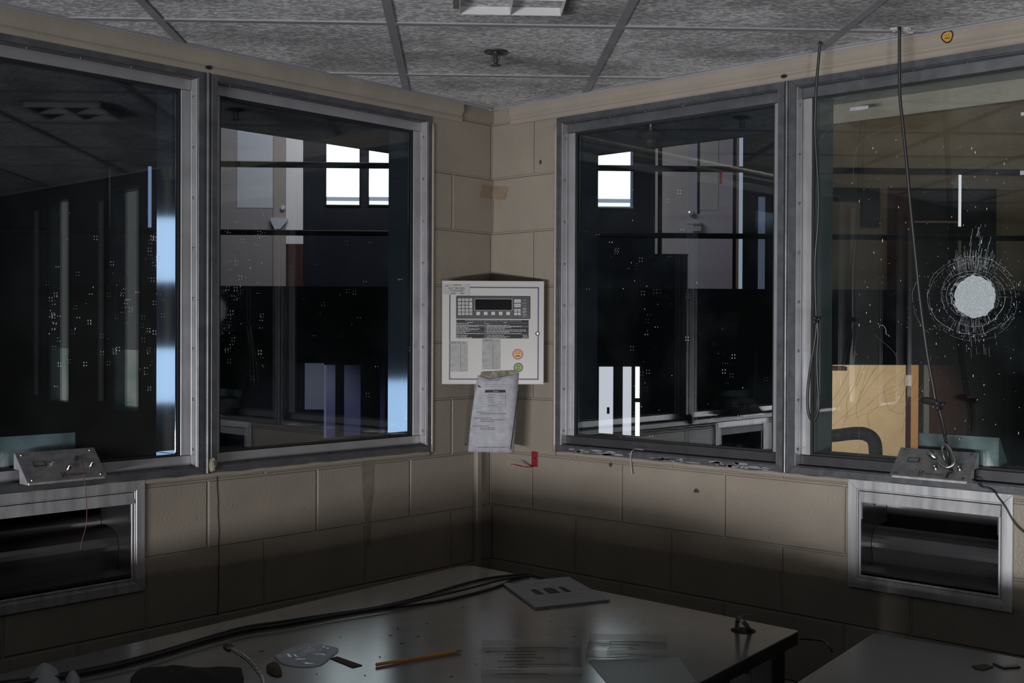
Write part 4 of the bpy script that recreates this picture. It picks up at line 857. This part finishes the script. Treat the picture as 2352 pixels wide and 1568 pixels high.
a = bz(990, 408); b = bz(1110, 396); text('lettering', 'OC', a, b-a, bz(960, 380)-a, .018, 'bookart', bk, 'LEFT', .0002, .03)
# pencil
p0, p1 = onZ(864, 1526, DZ+.0045), onZ(1062, 1493, DZ+.0045); ax = (p1-p0); pe = thing('pencil', 'orange pencil lying on the large desk', 'pencil', (p0+p1)/2)
bm = B(); lathe(bm, [(.004, .0), (.004, ax.length-.018)], p0, ax, 6); obj('shaft', bm, 'wood', pe)
bm = B(); lathe(bm, [(.004, ax.length-.0178), (.0012, ax.length)], p0, ax, 6); obj('sharpened_tip', bm, 'tapeb', pe)
# desk gooseneck microphone lying down
gn = thing('gooseneck_microphone', 'bent gooseneck microphone standing at the near edge of the large desk', 'microphone', onZ(600, 1568, DZ))
P = [onZ(528, 1488, DZ+.05), onZ(548, 1500, DZ+.055), onZ(570, 1515, DZ+.052), onZ(590, 1538, DZ+.043), onZ(604, 1562, DZ+.032), onZ(610, 1590, DZ+.014), onZ(613, 1610, DZ+.003)]
bm = B(); tube(bm, P, .0042, 8, 8, lambda t: .0042+.0005*math.sin(t*200)); obj('neck', bm, 'chrome', gn, True)
ax = P[0]-P[1]; bm = B(); lathe(bm, [(.005, -.004), (.0085, .0), (.0095, .008), (.0095, .02), (.006, .026)], P[0], ax, 14); obj('head', bm, 'blackp', gn, True)
bm = B(); lathe(bm, [(.022, .0005), (.022, .006), (.008, .01)], Vector((P[-1].x, P[-1].y, DZ)), ZA, 20); obj('base', bm, 'blackp', gn)
# crumpled things
def crumple(name, label, cat, pts, m, h, seed, n=10, amp=.6, lift=.002):
    """an irregular sheet or bundle over the polygon pts (pixels), bulging up to h"""
    P = [onZ(x, y, DZ) for x, y in pts]; c = sum(P, Vector())/len(P); bm = B(); rings = []
    for k in range(n+1):
        t = k/n; rings.append([Vector((c.x+(p.x-c.x)*t, c.y+(p.y-c.y)*t, DZ+lift+h*(1-t**2)*(.5+.5*amp*noise.noise(Vector(((c.x+(p.x-c.x)*t)*26+seed, (c.y+(p.y-c.y)*t)*26, seed))))+.0006)) for p in P])
    cv = bm.verts.new(rings[0][0]); vr = [[bm.verts.new(p) for p in r] for r in rings[1:]]
    low = [bm.verts.new(Vector((p.x, p.y, DZ+.0006))) for p in rings[-1]]
    N = len(P)
    for i in range(N):
        bm.faces.new((cv, vr[0][i], vr[0][(i+1) % N]))
        for a, b in zip(vr, vr[1:]): bm.faces.new((a[i], a[(i+1) % N], b[(i+1) % N], b[i]))
        bm.faces.new((vr[-1][i], vr[-1][(i+1) % N], low[(i+1) % N], low[i]))
    bm.faces.new(low)
    return tag(obj(name, bm, m, None, True), label, cat)
def dense(pts, k=4):
    P = smooth_path([Vector((x, y, 0)) for x, y in pts]+[Vector((*pts[0], 0))], k)[:-1]; return [(p.x, p.y) for p in P]
crumple('plastic_bag', 'crumpled clear plastic bag left of the orange pencil', 'plastic bag', dense([(630, 1508), (660, 1492), (700, 1480), (745, 1484), (778, 1492), (760, 1510), (735, 1528), (690, 1532), (648, 1524)]), 'film', .020, 2, 16, 1.3)
crumple('cloth_bundle', 'dark cloth bundle at the near left of the large desk', 'cloth', dense([(300, 1560), (320, 1540), (360, 1533), (440, 1536), (540, 1534), (556, 1545), (548, 1580), (430, 1600), (310, 1598)]), 'cloth', .03, 5, 8, .5)
crumple('paper_tissue', 'crumpled white tissue at the left end of the black desk cables', 'tissue', dense([(64, 1560), (95, 1528), (120, 1532), (136, 1548), (134, 1575), (90, 1590)]), 'tissue', .035, 6, 8, .9)
crumple('paper_tissue', 'smaller white tissue scrap right of the larger tissue', 'tissue', dense([(148, 1562), (160, 1548), (178, 1550), (184, 1568), (165, 1582)]), 'tissue', .022, 8, 7, .9)
crumple('brown_scrap', 'small brown scrap beside the clear plastic bag', 'scrap', dense([(612, 1530), (624, 1523), (638, 1524), (648, 1550), (632, 1554), (614, 1545)]), 'brown', .012, 1, 6, .5)
def flat(name, label, cat, pts, m, h=.0012, grp=None):
    bm = B(); P = [onZ(x, y, DZ+.0005) for x, y in pts]; slab(bm, P, (0, 0, h)); return tag(obj(name, bm, m), label, cat, grp)
flat('paper_strip', 'dark folded strip between the clear bag and the orange pencil', 'strip', [(758, 1512), (775, 1508), (832, 1528), (810, 1533)], 'brown')
# cracked clear trays
def tray(label, x0, x1, y0, y1, skew, seed):
    t = thing('clear_tray', label, 'tray', onZ((x0+x1)/2, (y0+y1)/2, DZ)); rr = random.Random(seed)
    q = [(x0+skew, y0), (x1, y0+2), (x1+skew*.4, y1-2), (x0, y1)]; P = [onZ(x, y, DZ) for x, y in q]; P = [Vector((p.x, p.y, DZ+.0006)) for p in P]
    bm = B(); slab(bm, P, (0, 0, .0012)); obj('tray_floor', bm, 'film2', t)
    bm = B(); h = .014
    for a, b in zip(P, P[1:]+P[:1]):
        nn = (b-a).normalized().cross(ZA)*.0012; a_, b_ = a+ZA*.0014, b+ZA*.0014; slab(bm, [a_, b_, b_+ZA*h, a_+ZA*h], nn)
    obj('tray_rim', bm, 'film2', t)
    bm = B()
    for k in range(9):
        y = y0+(y1-y0)*(k+.5)/9; xa = x0+rr.uniform(6, .35*(x1-x0)); xb = xa+rr.uniform(.2, .55)*(x1-x0); xb = min(xb, x1-6)
        tube(bm, [onZ(xa, y, DZ+.003), onZ((xa+xb)/2, y+rr.uniform(-2, 2), DZ+.004), onZ(xb, y, DZ+.003)], .0006, 5, 3)
    obj('dirt_ridge', bm, 'brown', t)
tray('long clear plastic tray, larger of two, right of the orange pencil', 1106, 1336, 1484, 1551, 0, 2)
tray('shorter clear plastic tray catching the window light, right of the larger tray', 1346, 1534, 1470, 1510, 8, 6)
flat('paper_sheet', 'pale blank sheet lying below the smaller clear tray', 'paper', [(1350, 1516), (1560, 1510), (1600, 1566), (1420, 1600)], 'thin_sheet', .0004)
flat('tape_scrap', 'dark tape scrap with a shiny spot on the grey desk, left one', 'tape', [(2232, 1530), (2262, 1526), (2282, 1532), (2260, 1539), (2244, 1537)], 'brown', .002)
flat('tape_scrap', 'bent dark tape scrap on the grey desk nearest the wall', 'tape', [(2282, 1523), (2302, 1531), (2336, 1528), (2344, 1533), (2306, 1536), (2280, 1525)], 'blackp', .003)
bm = B(); rr = random.Random(12)
for i in range(44):
    x, y = rr.uniform(560, 1560), rr.uniform(1390, 1560); p = onZ(x, y, DZ+.0004); r = rr.uniform(.0006, .0038); n = 7; ro = rr.uniform(0, 6)
    slab(bm, [p+Vector((r*2*math.cos(2*PI*k/n)*math.cos(ro)-r*.6*math.sin(2*PI*k/n)*math.sin(ro), r*2*math.cos(2*PI*k/n)*math.sin(ro)+r*.6*math.sin(2*PI*k/n)*math.cos(ro), 0)) for k in range(n)], (0, 0, .0004))
o = obj('desk_grime', bm, 'brown', d1); o['kind'] = 'stuff'

# ------------------------------------------------------------------ impact mark and cracks in the glass of window 4
GW = .0455
ic = onR(2239, 681, GW)
def gp4(x, y): return onR(x, y, GW)
def zc_(x, y): return 2000+x/4.48, 500+y/4.48                # reading scale of the close-up
rr = random.Random(21)
bm = B(); nr_, ns = 9, 72; rows = []
for i in range(1, nr_+1):
    row = []
    for k_ in range(ns):
        a = 2*PI*k_/ns; rad = .0555*i/nr_*(1+(.13*noise.noise(Vector((math.cos(a)*4.2, math.sin(a)*4.2, 4))) if i > nr_-3 else 0)); rx = rad*1.0
        hgt = .0016*(1-(i/nr_)**4)+.0009*abs(noise.noise(Vector((math.cos(a)*i, math.sin(a)*i, 1.3))))
        row.append(bm.verts.new(ic + Vector((-hgt, rx*math.cos(a), rad*math.sin(a)*1.04))))
    rows.append(row)
cv = bm.verts.new(ic+Vector((-.0016, 0, 0)))
for k_ in range(ns):
    bm.faces.new((cv, rows[0][k_], rows[0][(k_+1) % ns]))
    for a, b in zip(rows, rows[1:]): bm.faces.new((a[k_], a[(k_+1) % ns], b[(k_+1) % ns], b[k_]))
imp = obj('impact_mark', bm, 'crack', win4, True); imp['label'] = 'white crushed round impact mark'
bm = B()
def arc(cx, cy, rx, ry, a0, a1, r, seed, gap=.1):
    n = int(abs(a1-a0)/4)+2; seg = []
    for i in range(n+1):
        a = math.radians(a0+(a1-a0)*i/n); wob = 1+.035*noise.noise(Vector((math.cos(a)*3, math.sin(a)*3, seed)))
        seg.append(gp4(*zc_(cx+rx*wob*math.cos(a), cy+ry*wob*math.sin(a))))
        if rr.random() < gap and len(seg) > 2: tube(bm, seg, r*.55*rr.uniform(.5, 1.3), 4, 0); seg = []
    if len(seg) > 1: tube(bm, seg, r*.55, 4, 0)
arc(1030, 800, 300, 250, 150, 390, .00055, 1); arc(1040, 805, 265, 225, 100, 420, .0005, 2); arc(1055, 800, 232, 222, 0, 360, .0008, 3, .05); arc(1045, 810, 215, 200, 200, 520, .0006, 9, .05)
arc(1060, 790, 330, 330, 20, 260, .0005, 4, .22); arc(1045, 800, 460, 400, 30, 330, .0006, 5, .2); arc(1040, 815, 440, 380, 95, 290, .0005, 6, .2); arc(1060, 830, 480, 430, 60, 200, .0004, 7, .35)
arc(1010, 830, 580, 500, 135, 205, .0005, 8, .2); arc(1080, 860, 420, 400, -70, 60, .0005, 10, .2); arc(1080, 820, 300, 280, -75, 60, .0006, 11, .15); arc(1070, 850, 380, 330, -60, 70, .0004, 12, .25)
for i in range(150):                                           # crushed fringe of the impact
    a = rr.uniform(0, 2*PI); r0 = rr.uniform(170, 232); b = a+rr.uniform(.05, .22)*rr.choice((-1, 1)); r1 = r0+rr.uniform(-14, 22)
    tube(bm, [gp4(*zc_(1050+r0*math.cos(a), 800+r0*math.sin(a))), gp4(*zc_(1050+(r0+r1)/2*math.cos((a+b)/2)+rr.uniform(-4, 4), 800+(r0+r1)/2*math.sin((a+b)/2))), gp4(*zc_(1050+r1*math.cos(b), 800+r1*math.sin(b)))], rr.choice((.0003, .0005, .0008)), 4, 0)
for i in range(420):                                           # glinting beads along the rings
    a = rr.uniform(0, 2*PI); q = rr.choice((265, 300, 330, 400, 430, 460, 470))*(1+rr.gauss(0, .02)); x, y = 1050+q*math.cos(a), 805+q*.9*math.sin(a)
    blob(bm, gp4(*zc_(x, y)), rr.choice((.0004, .0006, .0008)), i, .2, 1, (.4, 1, 1))
obj('ring_crack', bm, 'crackl', win4)
bm = B()
for i in range(150):
    a = rr.gauss(-90, 26) if rr.random() < .55 else (rr.gauss(92, 24) if rr.random() < .7 else rr.uniform(0, 360)); a = math.radians(a)
    r0 = rr.uniform(225, 330); ln_ = rr.uniform(25, 130)*(1.6 if math.sin(a) < -.7 else 1); x, y = 1050+r0*math.cos(a), 800+r0*math.sin(a)
    dx, dy = math.cos(a)*.55, math.sin(a); m_ = math.hypot(dx, dy); pts = []
    for k_ in range(4): pts.append(gp4(*zc_(x+dx/m_*ln_*k_/3+rr.uniform(-3, 3), y+dy/m_*ln_*k_/3)))
    tube(bm, pts, rr.choice((.00012, .0002, .0003)), 3, 0)
for i in range(26):
    x = rr.uniform(1000, 1290); y = rr.uniform(60, 420); l = rr.uniform(20, 110); tube(bm, [gp4(*zc_(x, y)), gp4(*zc_(x-l*.1, y+l*.5)), gp4(*zc_(x-l*.22, y+l))], rr.choice((.0003, .0004, .0006)), 3, 0)
for i in range(16):
    x = rr.uniform(960, 1300); y = rr.uniform(1120, 1400); l = rr.uniform(20, 120); tube(bm, [gp4(*zc_(x, y)), gp4(*zc_(x+l*.08, y+l))], rr.choice((.0002, .0003)), 3, 0)
obj('radial_crack', bm, 'crackl', win4)
bm = B()
for i in range(330):
    if rr.random() < .45: a = rr.uniform(0, 2*PI); q = rr.gauss(440, 90); x, y = zc_(1045+q*math.cos(a), 800+q*.9*math.sin(a))
    else: x, y = rr.uniform(1960, 2345), rr.uniform(320, 1000)
    p = gp4(x, y); r = rr.choice((.0004, .0005, .0007, .001)); blob(bm, p, r, i, .2, 1, (.4, 1, rr.choice((1, 1, 1.8, 4))))
for x, y, l in ((2005, 340, 9), (2012, 349, 4), (2240, 350, 9), (2027, 552, 14), (2007, 580, 8), (2024, 596, 4), (1998, 700, 6), (1999, 738, 9), (1990, 718, 6), (2254, 555, 14), (2263, 574, 6), (2260, 884, 7), (2204, 1008, 5), (2193, 984, 5), (1957, 420, 4), (2278, 596, 6), (2236, 772, 7), (2225, 800, 4)):
    blob(bm, gp4(x, y), .0013, x, .2, 1, (.4, .9, l/3.0))
o = obj('splash_specks', bm, 'speck', win4); o['kind'] = 'stuff'
bm = B(); tube(bm, [gp4(*zc_(*q)) for q in ((90, 1130), (92, 1108), (130, 1108), (155, 1150), (158, 1195), (180, 1205), (193, 1222))], .0006, 4, 4)
obj('curled_fibre', bm, 'crackl', win4)
def z4(x, y): return gp4(1752+x/2.613, 500+y/2.613)
bm = B()
for pts in ([(590, 880), (560, 980), (505, 1100), (505, 1180), (470, 1280)], [(640, 880), (600, 1000), (570, 1100), (560, 1160), (570, 1200)], [(700, 880), (640, 960), (590, 1060), (575, 1110)], [(760, 880), (650, 1000), (560, 1120), (420, 1250)], [(520, 920), (450, 1050), (415, 1100)], [(530, 1000), (470, 1100), (420, 1180)],
            [(860, 900), (740, 1000), (730, 1050), (755, 1140), (800, 1170), (840, 1175)], [(870, 930), (800, 1040), (740, 1060)], [(880, 970), (830, 1080), (770, 1160)], [(930, 930), (880, 1060), (840, 1180)], [(960, 1000), (880, 1120)], [(850, 1100), (720, 1130), (640, 1160), (630, 1200), (640, 1260)],
            [(860, 1180), (840, 1260), (835, 1300)], [(700, 1120), (650, 1170), (600, 1180), (570, 1200)], [(560, 800), (540, 870)], [(990, 1000), (930, 1100)], [(1000, 1030), (960, 1090)], [(1010, 830), (970, 1000), (900, 1100)], [(820, 1000), (700, 1060), (600, 1150), (500, 1200)], [(620, 880), (560, 1010)], [(680, 890), (590, 1050)]):
    tube(bm, [z4(*q) for q in pts], .00045, 4, 5)
obj('hairline_crack', bm, 'hair', win4)
bm = B()
for pts in ([(570, 1200), (578, 1300), (580, 1400), (565, 1450)], [(670, 700), (740, 760), (790, 810), (815, 880)], [(700, 1380), (800, 1440)]): tube(bm, [z4(*q) for q in pts], .0003, 4, 5)
for pts in ([(1880, 330), (1900, 300), (1960, 260), (2060, 238), (2160, 228), (2260, 200), (2340, 186)], [(1960, 420), (1965, 350), (2000, 310), (2080, 285)], [(1992, 210), (1982, 245), (1978, 270)], [(2180, 250), (2220, 225), (2300, 212)]): tube(bm, [gp4(*q) for q in pts], .00028, 4, 5)
obj('hairline_crack', bm, 'hairl', win4)
bm = B()
slab(bm, [gp4(1953, 247), gp4(1995, 242), gp4(1994, 250), gp4(1952, 255)], (-.0002, 0, 0)); obj('clear_tape', bm, 'paper', win4)
for q in ((2345, 258, 2360, 266), (2343, 392, 2360, 402)):
    bm = B(); slab(bm, [gp4(q[0], q[1]), gp4(q[2], q[1]-1), gp4(q[2], q[3]-1), gp4(q[0], q[3])], (-.0002, 0, 0)); obj('clear_tape', bm, 'paper', win4)
# splash drops on the left windows, their window glints painted as pale specks
def splashes(win, on, regions, n, seed):
    rr = random.Random(seed); bm = B()
    for (cx, cy, sx, sy, cnt) in regions:
        for i in range(cnt):
            x, y = rr.gauss(cx, sx), rr.gauss(cy, sy); r = rr.choice((.0006, .0008, .0011, .0015))
            for dx, dy in rr.choice((((0, 0),), ((0, 0), (6, 0)), ((0, 0), (6, 0), (0, 7), (6, 7)))): blob(bm, on(x+dx, y+dy, .0455), r, i, .2, 1, ((1, .3, rr.choice((1, 1.5, 2.2))) if on is onL else (.3, 1, 1.4)))
    o = obj('splash_specks', bm, 'speck', win); o['kind'] = 'stuff'
splashes(win2, onL, [(528, 590, 12, 40, 42), (595, 540, 8, 30, 10), (522, 760, 9, 35, 26), (600, 735, 5, 15, 5), (545, 660, 22, 30, 14), (590, 600, 6, 4, 3), (780, 620, 110, 160, 26), (600, 830, 10, 20, 6)], 0, 5)
splashes(win1, onL, [(125, 720, 8, 60, 22), (290, 700, 12, 25, 20), (340, 800, 8, 50, 18), (200, 690, 30, 90, 22), (342, 550, 8, 25, 7), (360, 640, 10, 50, 16), (265, 800, 4, 4, 4)], 0, 6)
splashes(win3, onR, [(1480, 620, 60, 90, 40), (1465, 920, 20, 60, 20), (1650, 850, 40, 70, 14)], 0, 7)

# ------------------------------------------------------------------ the hall outside, square to the ceiling grid
E0 = EYE.dot(E2); DR, DW, DL = E0+10.5, E0+14.5, E0+13.6      # railing line, upper wall, lower wall
HF = -.85
def hz(px, py, e): v = onE(px, py, e); return v.dot(E1), v.z
SLT = hz(1500, 662, DR)[1]; SLB = hz(1500, 836, DR)[1]
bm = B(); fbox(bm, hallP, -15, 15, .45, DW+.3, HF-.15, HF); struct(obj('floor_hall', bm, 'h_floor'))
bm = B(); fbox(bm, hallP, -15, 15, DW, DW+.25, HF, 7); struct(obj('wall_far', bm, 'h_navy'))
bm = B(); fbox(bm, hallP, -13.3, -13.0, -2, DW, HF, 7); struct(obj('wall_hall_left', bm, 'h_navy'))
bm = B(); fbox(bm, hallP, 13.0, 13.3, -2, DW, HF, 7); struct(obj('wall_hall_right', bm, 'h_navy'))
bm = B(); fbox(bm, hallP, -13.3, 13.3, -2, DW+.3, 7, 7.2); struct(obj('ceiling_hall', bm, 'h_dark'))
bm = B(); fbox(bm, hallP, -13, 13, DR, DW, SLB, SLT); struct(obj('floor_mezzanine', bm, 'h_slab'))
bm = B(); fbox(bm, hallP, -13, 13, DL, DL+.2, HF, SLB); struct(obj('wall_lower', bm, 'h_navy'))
# railing along the edge of the upper floor
rl = thing('railing', 'black two-bar railing along the dark upper floor of the hall', 'railing', hallP(0, DR, SLT))
for y, r in ((383, .028), (538, .026)):
    z = hz(1300, y, DR)[1]; bm = B(); tube(bm, [hallP(-12.8, DR+.05, z), hallP(12.8, DR+.05, z)], r, 10, 0); obj('rail', bm, 'h_rail', rl, True)
for e1 in (-6.2, -3.3, 6.9, 9.6):
    bm = B(); tube(bm, [hallP(e1, DR+.05, SLT), hallP(e1, DR+.05, hz(1300, 383, DR)[1])], .025, 10, 0); obj('post', bm, 'h_rail', rl, True)
def wrect(bm, x0, y0, x1, y1, e, t0, t1):
    """a panel on the wall plane e over a pixel rectangle, from t0 to t1 metres proud of it"""
    ym = (y0+y1)/2; a0 = hz(x0, ym, e-t1)[0]; a1 = hz(x1, ym, e-t1)[0]; xm = (x0+x1)/2; z1 = hz(xm, y0, e-t1)[1]; z0 = hz(xm, y1, e-t1)[1]
    fbox(bm, hallP, a0, a1, e-t1, e-t0, z0, z1)
def hall(name, rects, e, m, parent=None, t0=.0, t1=.03):
    bm = B()
    for r in rects: wrect(bm, *r, e, t0, t1)
    return obj(name, bm, m, parent)
# upper wall, seen through window 2: door with a glazed panel, then two bright windows
dA = struct(hall('door_1', [(470, 130, 657, 672)], DW, 'h_grey')); hall('door_glazing', [(545, 160, 627, 477)], DW, 'h_pane', dA, .031, .036); hall('door_post', [(628, 150, 657, 672)], DW, 'h_brown', dA, .031, .05)
bm = B(); a = hz(640, 511, DW-.06); p = [hallP(hz(x, y, DW-.06)[0], DW-.06, hz(x, y, DW-.06)[1]) for x, y in ((622, 500), (662, 502), (662, 506), (645, 526), (632, 527), (624, 512))]; slab(bm, p, -E2*.04); obj('door_handle', bm, 'h_metal', dA)
bm = B(); q = hz(650, 478, DW-.05); lathe(bm, [(.03, 0), (.03, .03), (.02, .04)], hallP(q[0], DW-.05, q[1]), -E2, 16); obj('deadbolt', bm, 'h_metal', dA)
wp = struct(hall('wall_pale_end', [(657, 150, 696, 530)], DW, 'h_pale', None, 0, .04)); hall('wall_patch', [(657, 541, 696, 560)], DW, 'h_pale', wp, 0, .04)
struct(hall('trim_maroon', [(660, 561, 696, 672)], DW, 'h_mar', None, 0, .035))
for i, (x0, x1) in enumerate(((750, 826), (848, 926))):
    fr = struct(hall('window_%d' % (9+i), [(x0-3, -60, x0, 473), (x1, -60, x1+3, 473), (x0-3, 470, x1+3, 473)], DW, 'h_dark')); hall('window_pane', [(x0, -60, x1, 452)], DW, 'sky', fr, 0, .012); hall('window_bar', [(x0, 452.5, x1, 461)], DW, 'strip', fr, 0, .02); hall('lower_pane', [(x0, 461.5, x1, 470)], DW, 'sky_low', fr, 0, .012)
# upper wall, seen through window 3
fr = struct(hall('window_11', [(1449, -60, 1455, 478), (1330, 474, 1455, 477)], DW, 'strip2')); hall('window_pane', [(1330, -60, 1449, 456)], DW, 'sky', fr, 0, .012); hall('window_bar', [(1330, 456.5, 1449, 465)], DW, 'strip', fr, 0, .02); hall('lower_pane', [(1330, 465.5, 1449, 474)], DW, 'sky_low', fr, 0, .012)
wg = struct(hall('wall_grey_end', [(1522, 250, 1582, 583)], DW, 'h_wall', None, 0, .03)); hall('wall_edge', [(1506, 250, 1511, 583)], DW, 'h_wall', wg, 0, .03)
dB = struct(hall('door_2', [(1582, 250, 1683, 672)], DW, 'h_lav')); hall('door_glazing', [(1608, 250, 1650, 482)], DW, 'h_lpane', dB, .031, .036); hall('glazing_bead', [(1602, 250, 1607, 490)], DW, 'h_dark', dB, .031, .038)
hall('red_tag', [(1653, 385, 1657, 422)], DW, 'h_redtag', dB, .031, .036)
bm = B(); q0 = hz(1578, 514, DW-.1); q1 = hz(1608, 513, DW-.1); tube(bm, [hallP(q0[0], DW-.1, q0[1]), hallP(q1[0], DW-.1, q1[1])], .016, 8, 0); q = hz(1600, 520, DW-.06)
fbox(bm, hallP, q[0]-.05, q[0]+.05, DW-.09, DW-.03, q[1]-.06, q[1]+.06); obj('door_handle', bm, 'h_metal', dB)
bm = B(); q = hz(1587, 489, DW-.06); lathe(bm, [(.035, 0), (.035, .03), (.02, .04)], hallP(q[0], DW-.05, q[1]), -E2, 16); obj('deadbolt', bm, 'h_metal', dB)
for x0, x1, y0, m in ((1692, 1697, 250, 'h_brown'), (1698, 1706, 250, 'strip'), (1742, 1757, 452, 'strip2')):
    struct(hall('window_%d' % {1692: 12, 1698: 13, 1742: 14}[x0], [(x0, y0, x1, 668)], DW, m, None, 0, .02))
# far left slit, seen through window 1
struct(hall('window_15', [(340, 376, 347, 522)], DW, 'slit', None, 0, .02))
# upper wall, seen through window 4
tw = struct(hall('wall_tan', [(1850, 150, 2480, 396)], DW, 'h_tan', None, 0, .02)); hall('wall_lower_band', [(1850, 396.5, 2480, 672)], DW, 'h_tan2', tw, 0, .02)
dk = struct(hall('window_16', [(1914, 431, 2021, 459), (1978, 459, 2021, 518)], DW, 'h_dark', None, .021, .05))
dC = struct(hall('door_3', [(2040, 430, 2092, 668)], DW, 'h_mar', None, .021, .05))
wk = struct(hall('window_17', [(2092, 432, 2288, 664)], DW, 'h_dark', None, .021, .05)); hall('bright_edge', [(2202, 399, 2208, 520)], DW, 'slitw', wk, .051, .06); hall('dim_edge', [(2201, 540, 2208, 640)], DW, 'h_brown', wk, .051, .06); hall('window_bar', [(2100, 507, 2200, 512)], DW, 'h_brown', wk, .051, .06)
# lower floor
dD = struct(hall('door_4', [(1376, 842, 1408, 1090)], DL, 'daydoor')); hall('door_shade', [(1408, 842, 1430, 1090)], DL, 'h_wall', dD); hall('door_side', [(1430, 842, 1450, 1090)], DL, 'daydoor', dD); hall('door_gap', [(1450, 842, 1459, 1090)], DL, 'h_wall', dD); hall('bright_gap', [(1459, 842, 1469, 914), (1459, 924, 1469, 1090)], DL, 'daybright', dD)
hall('grey_fitting', [(1394, 935, 1400, 950)], DL, 'h_wall', dD, .031, .035)
dE = struct(hall('door_5', [(746, 838, 884, 1090)], DL, 'h_purple', None, 0, .03)); hall('door_stripe', [(770, 838, 790, 1090)], DL, 'h_dark', dE, .031, .036); hall('door_panel', [(828, 838, 872, 1090)], DL, 'h_navy', dE, .031, .036); hall('door_edge', [(744, 838, 749, 1090)], DL, 'strip2', dE, .031, .036)
struct(hall('window_18', [(700, 832, 744, 940)], DL, 'strip3', None, 0, .012))  # reflected window glow painted as a faintly lit panel
dF = struct(hall('door_6', [(1911, 838, 2080, 1100)], DL, 'h_or', None, .0, .05)); hall('door_frame', [(1880, 815, 2112, 836), (1880, 836, 1909, 1100)], DL, 'h_mar', dF, 0, .06); hall('door_gap', [(2080, 838, 2092, 1100)], DL, 'h_mar', dF, 0, .055); hall('door_jamb', [(2092, 838, 2109, 1100)], DL, 'h_or2', dF, 0, .055); hall('hinge', [(2078, 861, 2095, 886)], DL, 'h_pale', dF, .056, .07); hall('door_closer', [(1911, 842, 1946, 851)], DL, 'h_mar', dF, .051, .12)
wm = struct(hall('wall_maroon', [(2122, 826, 2480, 1100)], DL, 'h_mar', None, 0, .03))
for x0, x1 in ((2122, 2134), (2314, 2322)): hall('grey_post', [(x0, 826, x1, 1100)], DL, 'h_post', wm, .031, .06)
# assumed unseen side wall openings, made to glow for the outer jambs to mirror
def side(name, e2a, e2b, z0, z1, m):
    bm = B(); fbox(bm, hallP, -13.0, -12.97, e2a, e2b, z0, z1); return struct(obj(name, bm, m))
side('window_19', 1.6, 3.2, 2.2, 3.05, 'dayblue'); side('assumed_door_7', 1.5, 3.2, .6, 1.32, 'dayblue'); side('assumed_door_8', -.2, .9, HF, .85, 'dayblue')
# dark camera dome hanging under the outer head of window 3
c = onR(1495, 306, .115)
dm = thing('dome_camera', 'small dark dome fitting hanging outside the top of the right-hand dark window', 'camera', c)
bm = B(); lathe(bm, [(.040, .0), (.044, -.004), (.036, -.014), (.020, -.022)], c, ZA, 24); obj('canopy', bm, 'blackp', dm)
bm = B(); lathe(bm, [(.018, -.0222), (.019, -.036), (.013, -.042)], c, ZA, 20); obj('camera_body', bm, 'blackp', dm)
bm = B(); lathe(bm, [(.008, .001), (.008, 2.263-c.z)], c, ZA, 10); obj('drop_rod', bm, 'blackp', dm)
# curved grab rail outside window 4
hr = [onR(1780, 1010, 1.1), onR(1905, 1001, 1.1), onR(1960, 995, 1.1), onR(1988, 997, 1.1), onR(2006, 1010, 1.1), onR(2011, 1035, 1.1), onR(2011, 1090, 1.1), onR(2010, 1300, 1.1)]
bm = B(); P = smooth_path(hr, 6); P.append(Vector((P[-1].x, P[-1].y, HF))); tube(bm, P, .026, 12, 0)
tag(obj('handrail', bm, 'tube', None, True), 'grey bent tube handrail outside the cracked window, in front of the orange door', 'handrail')
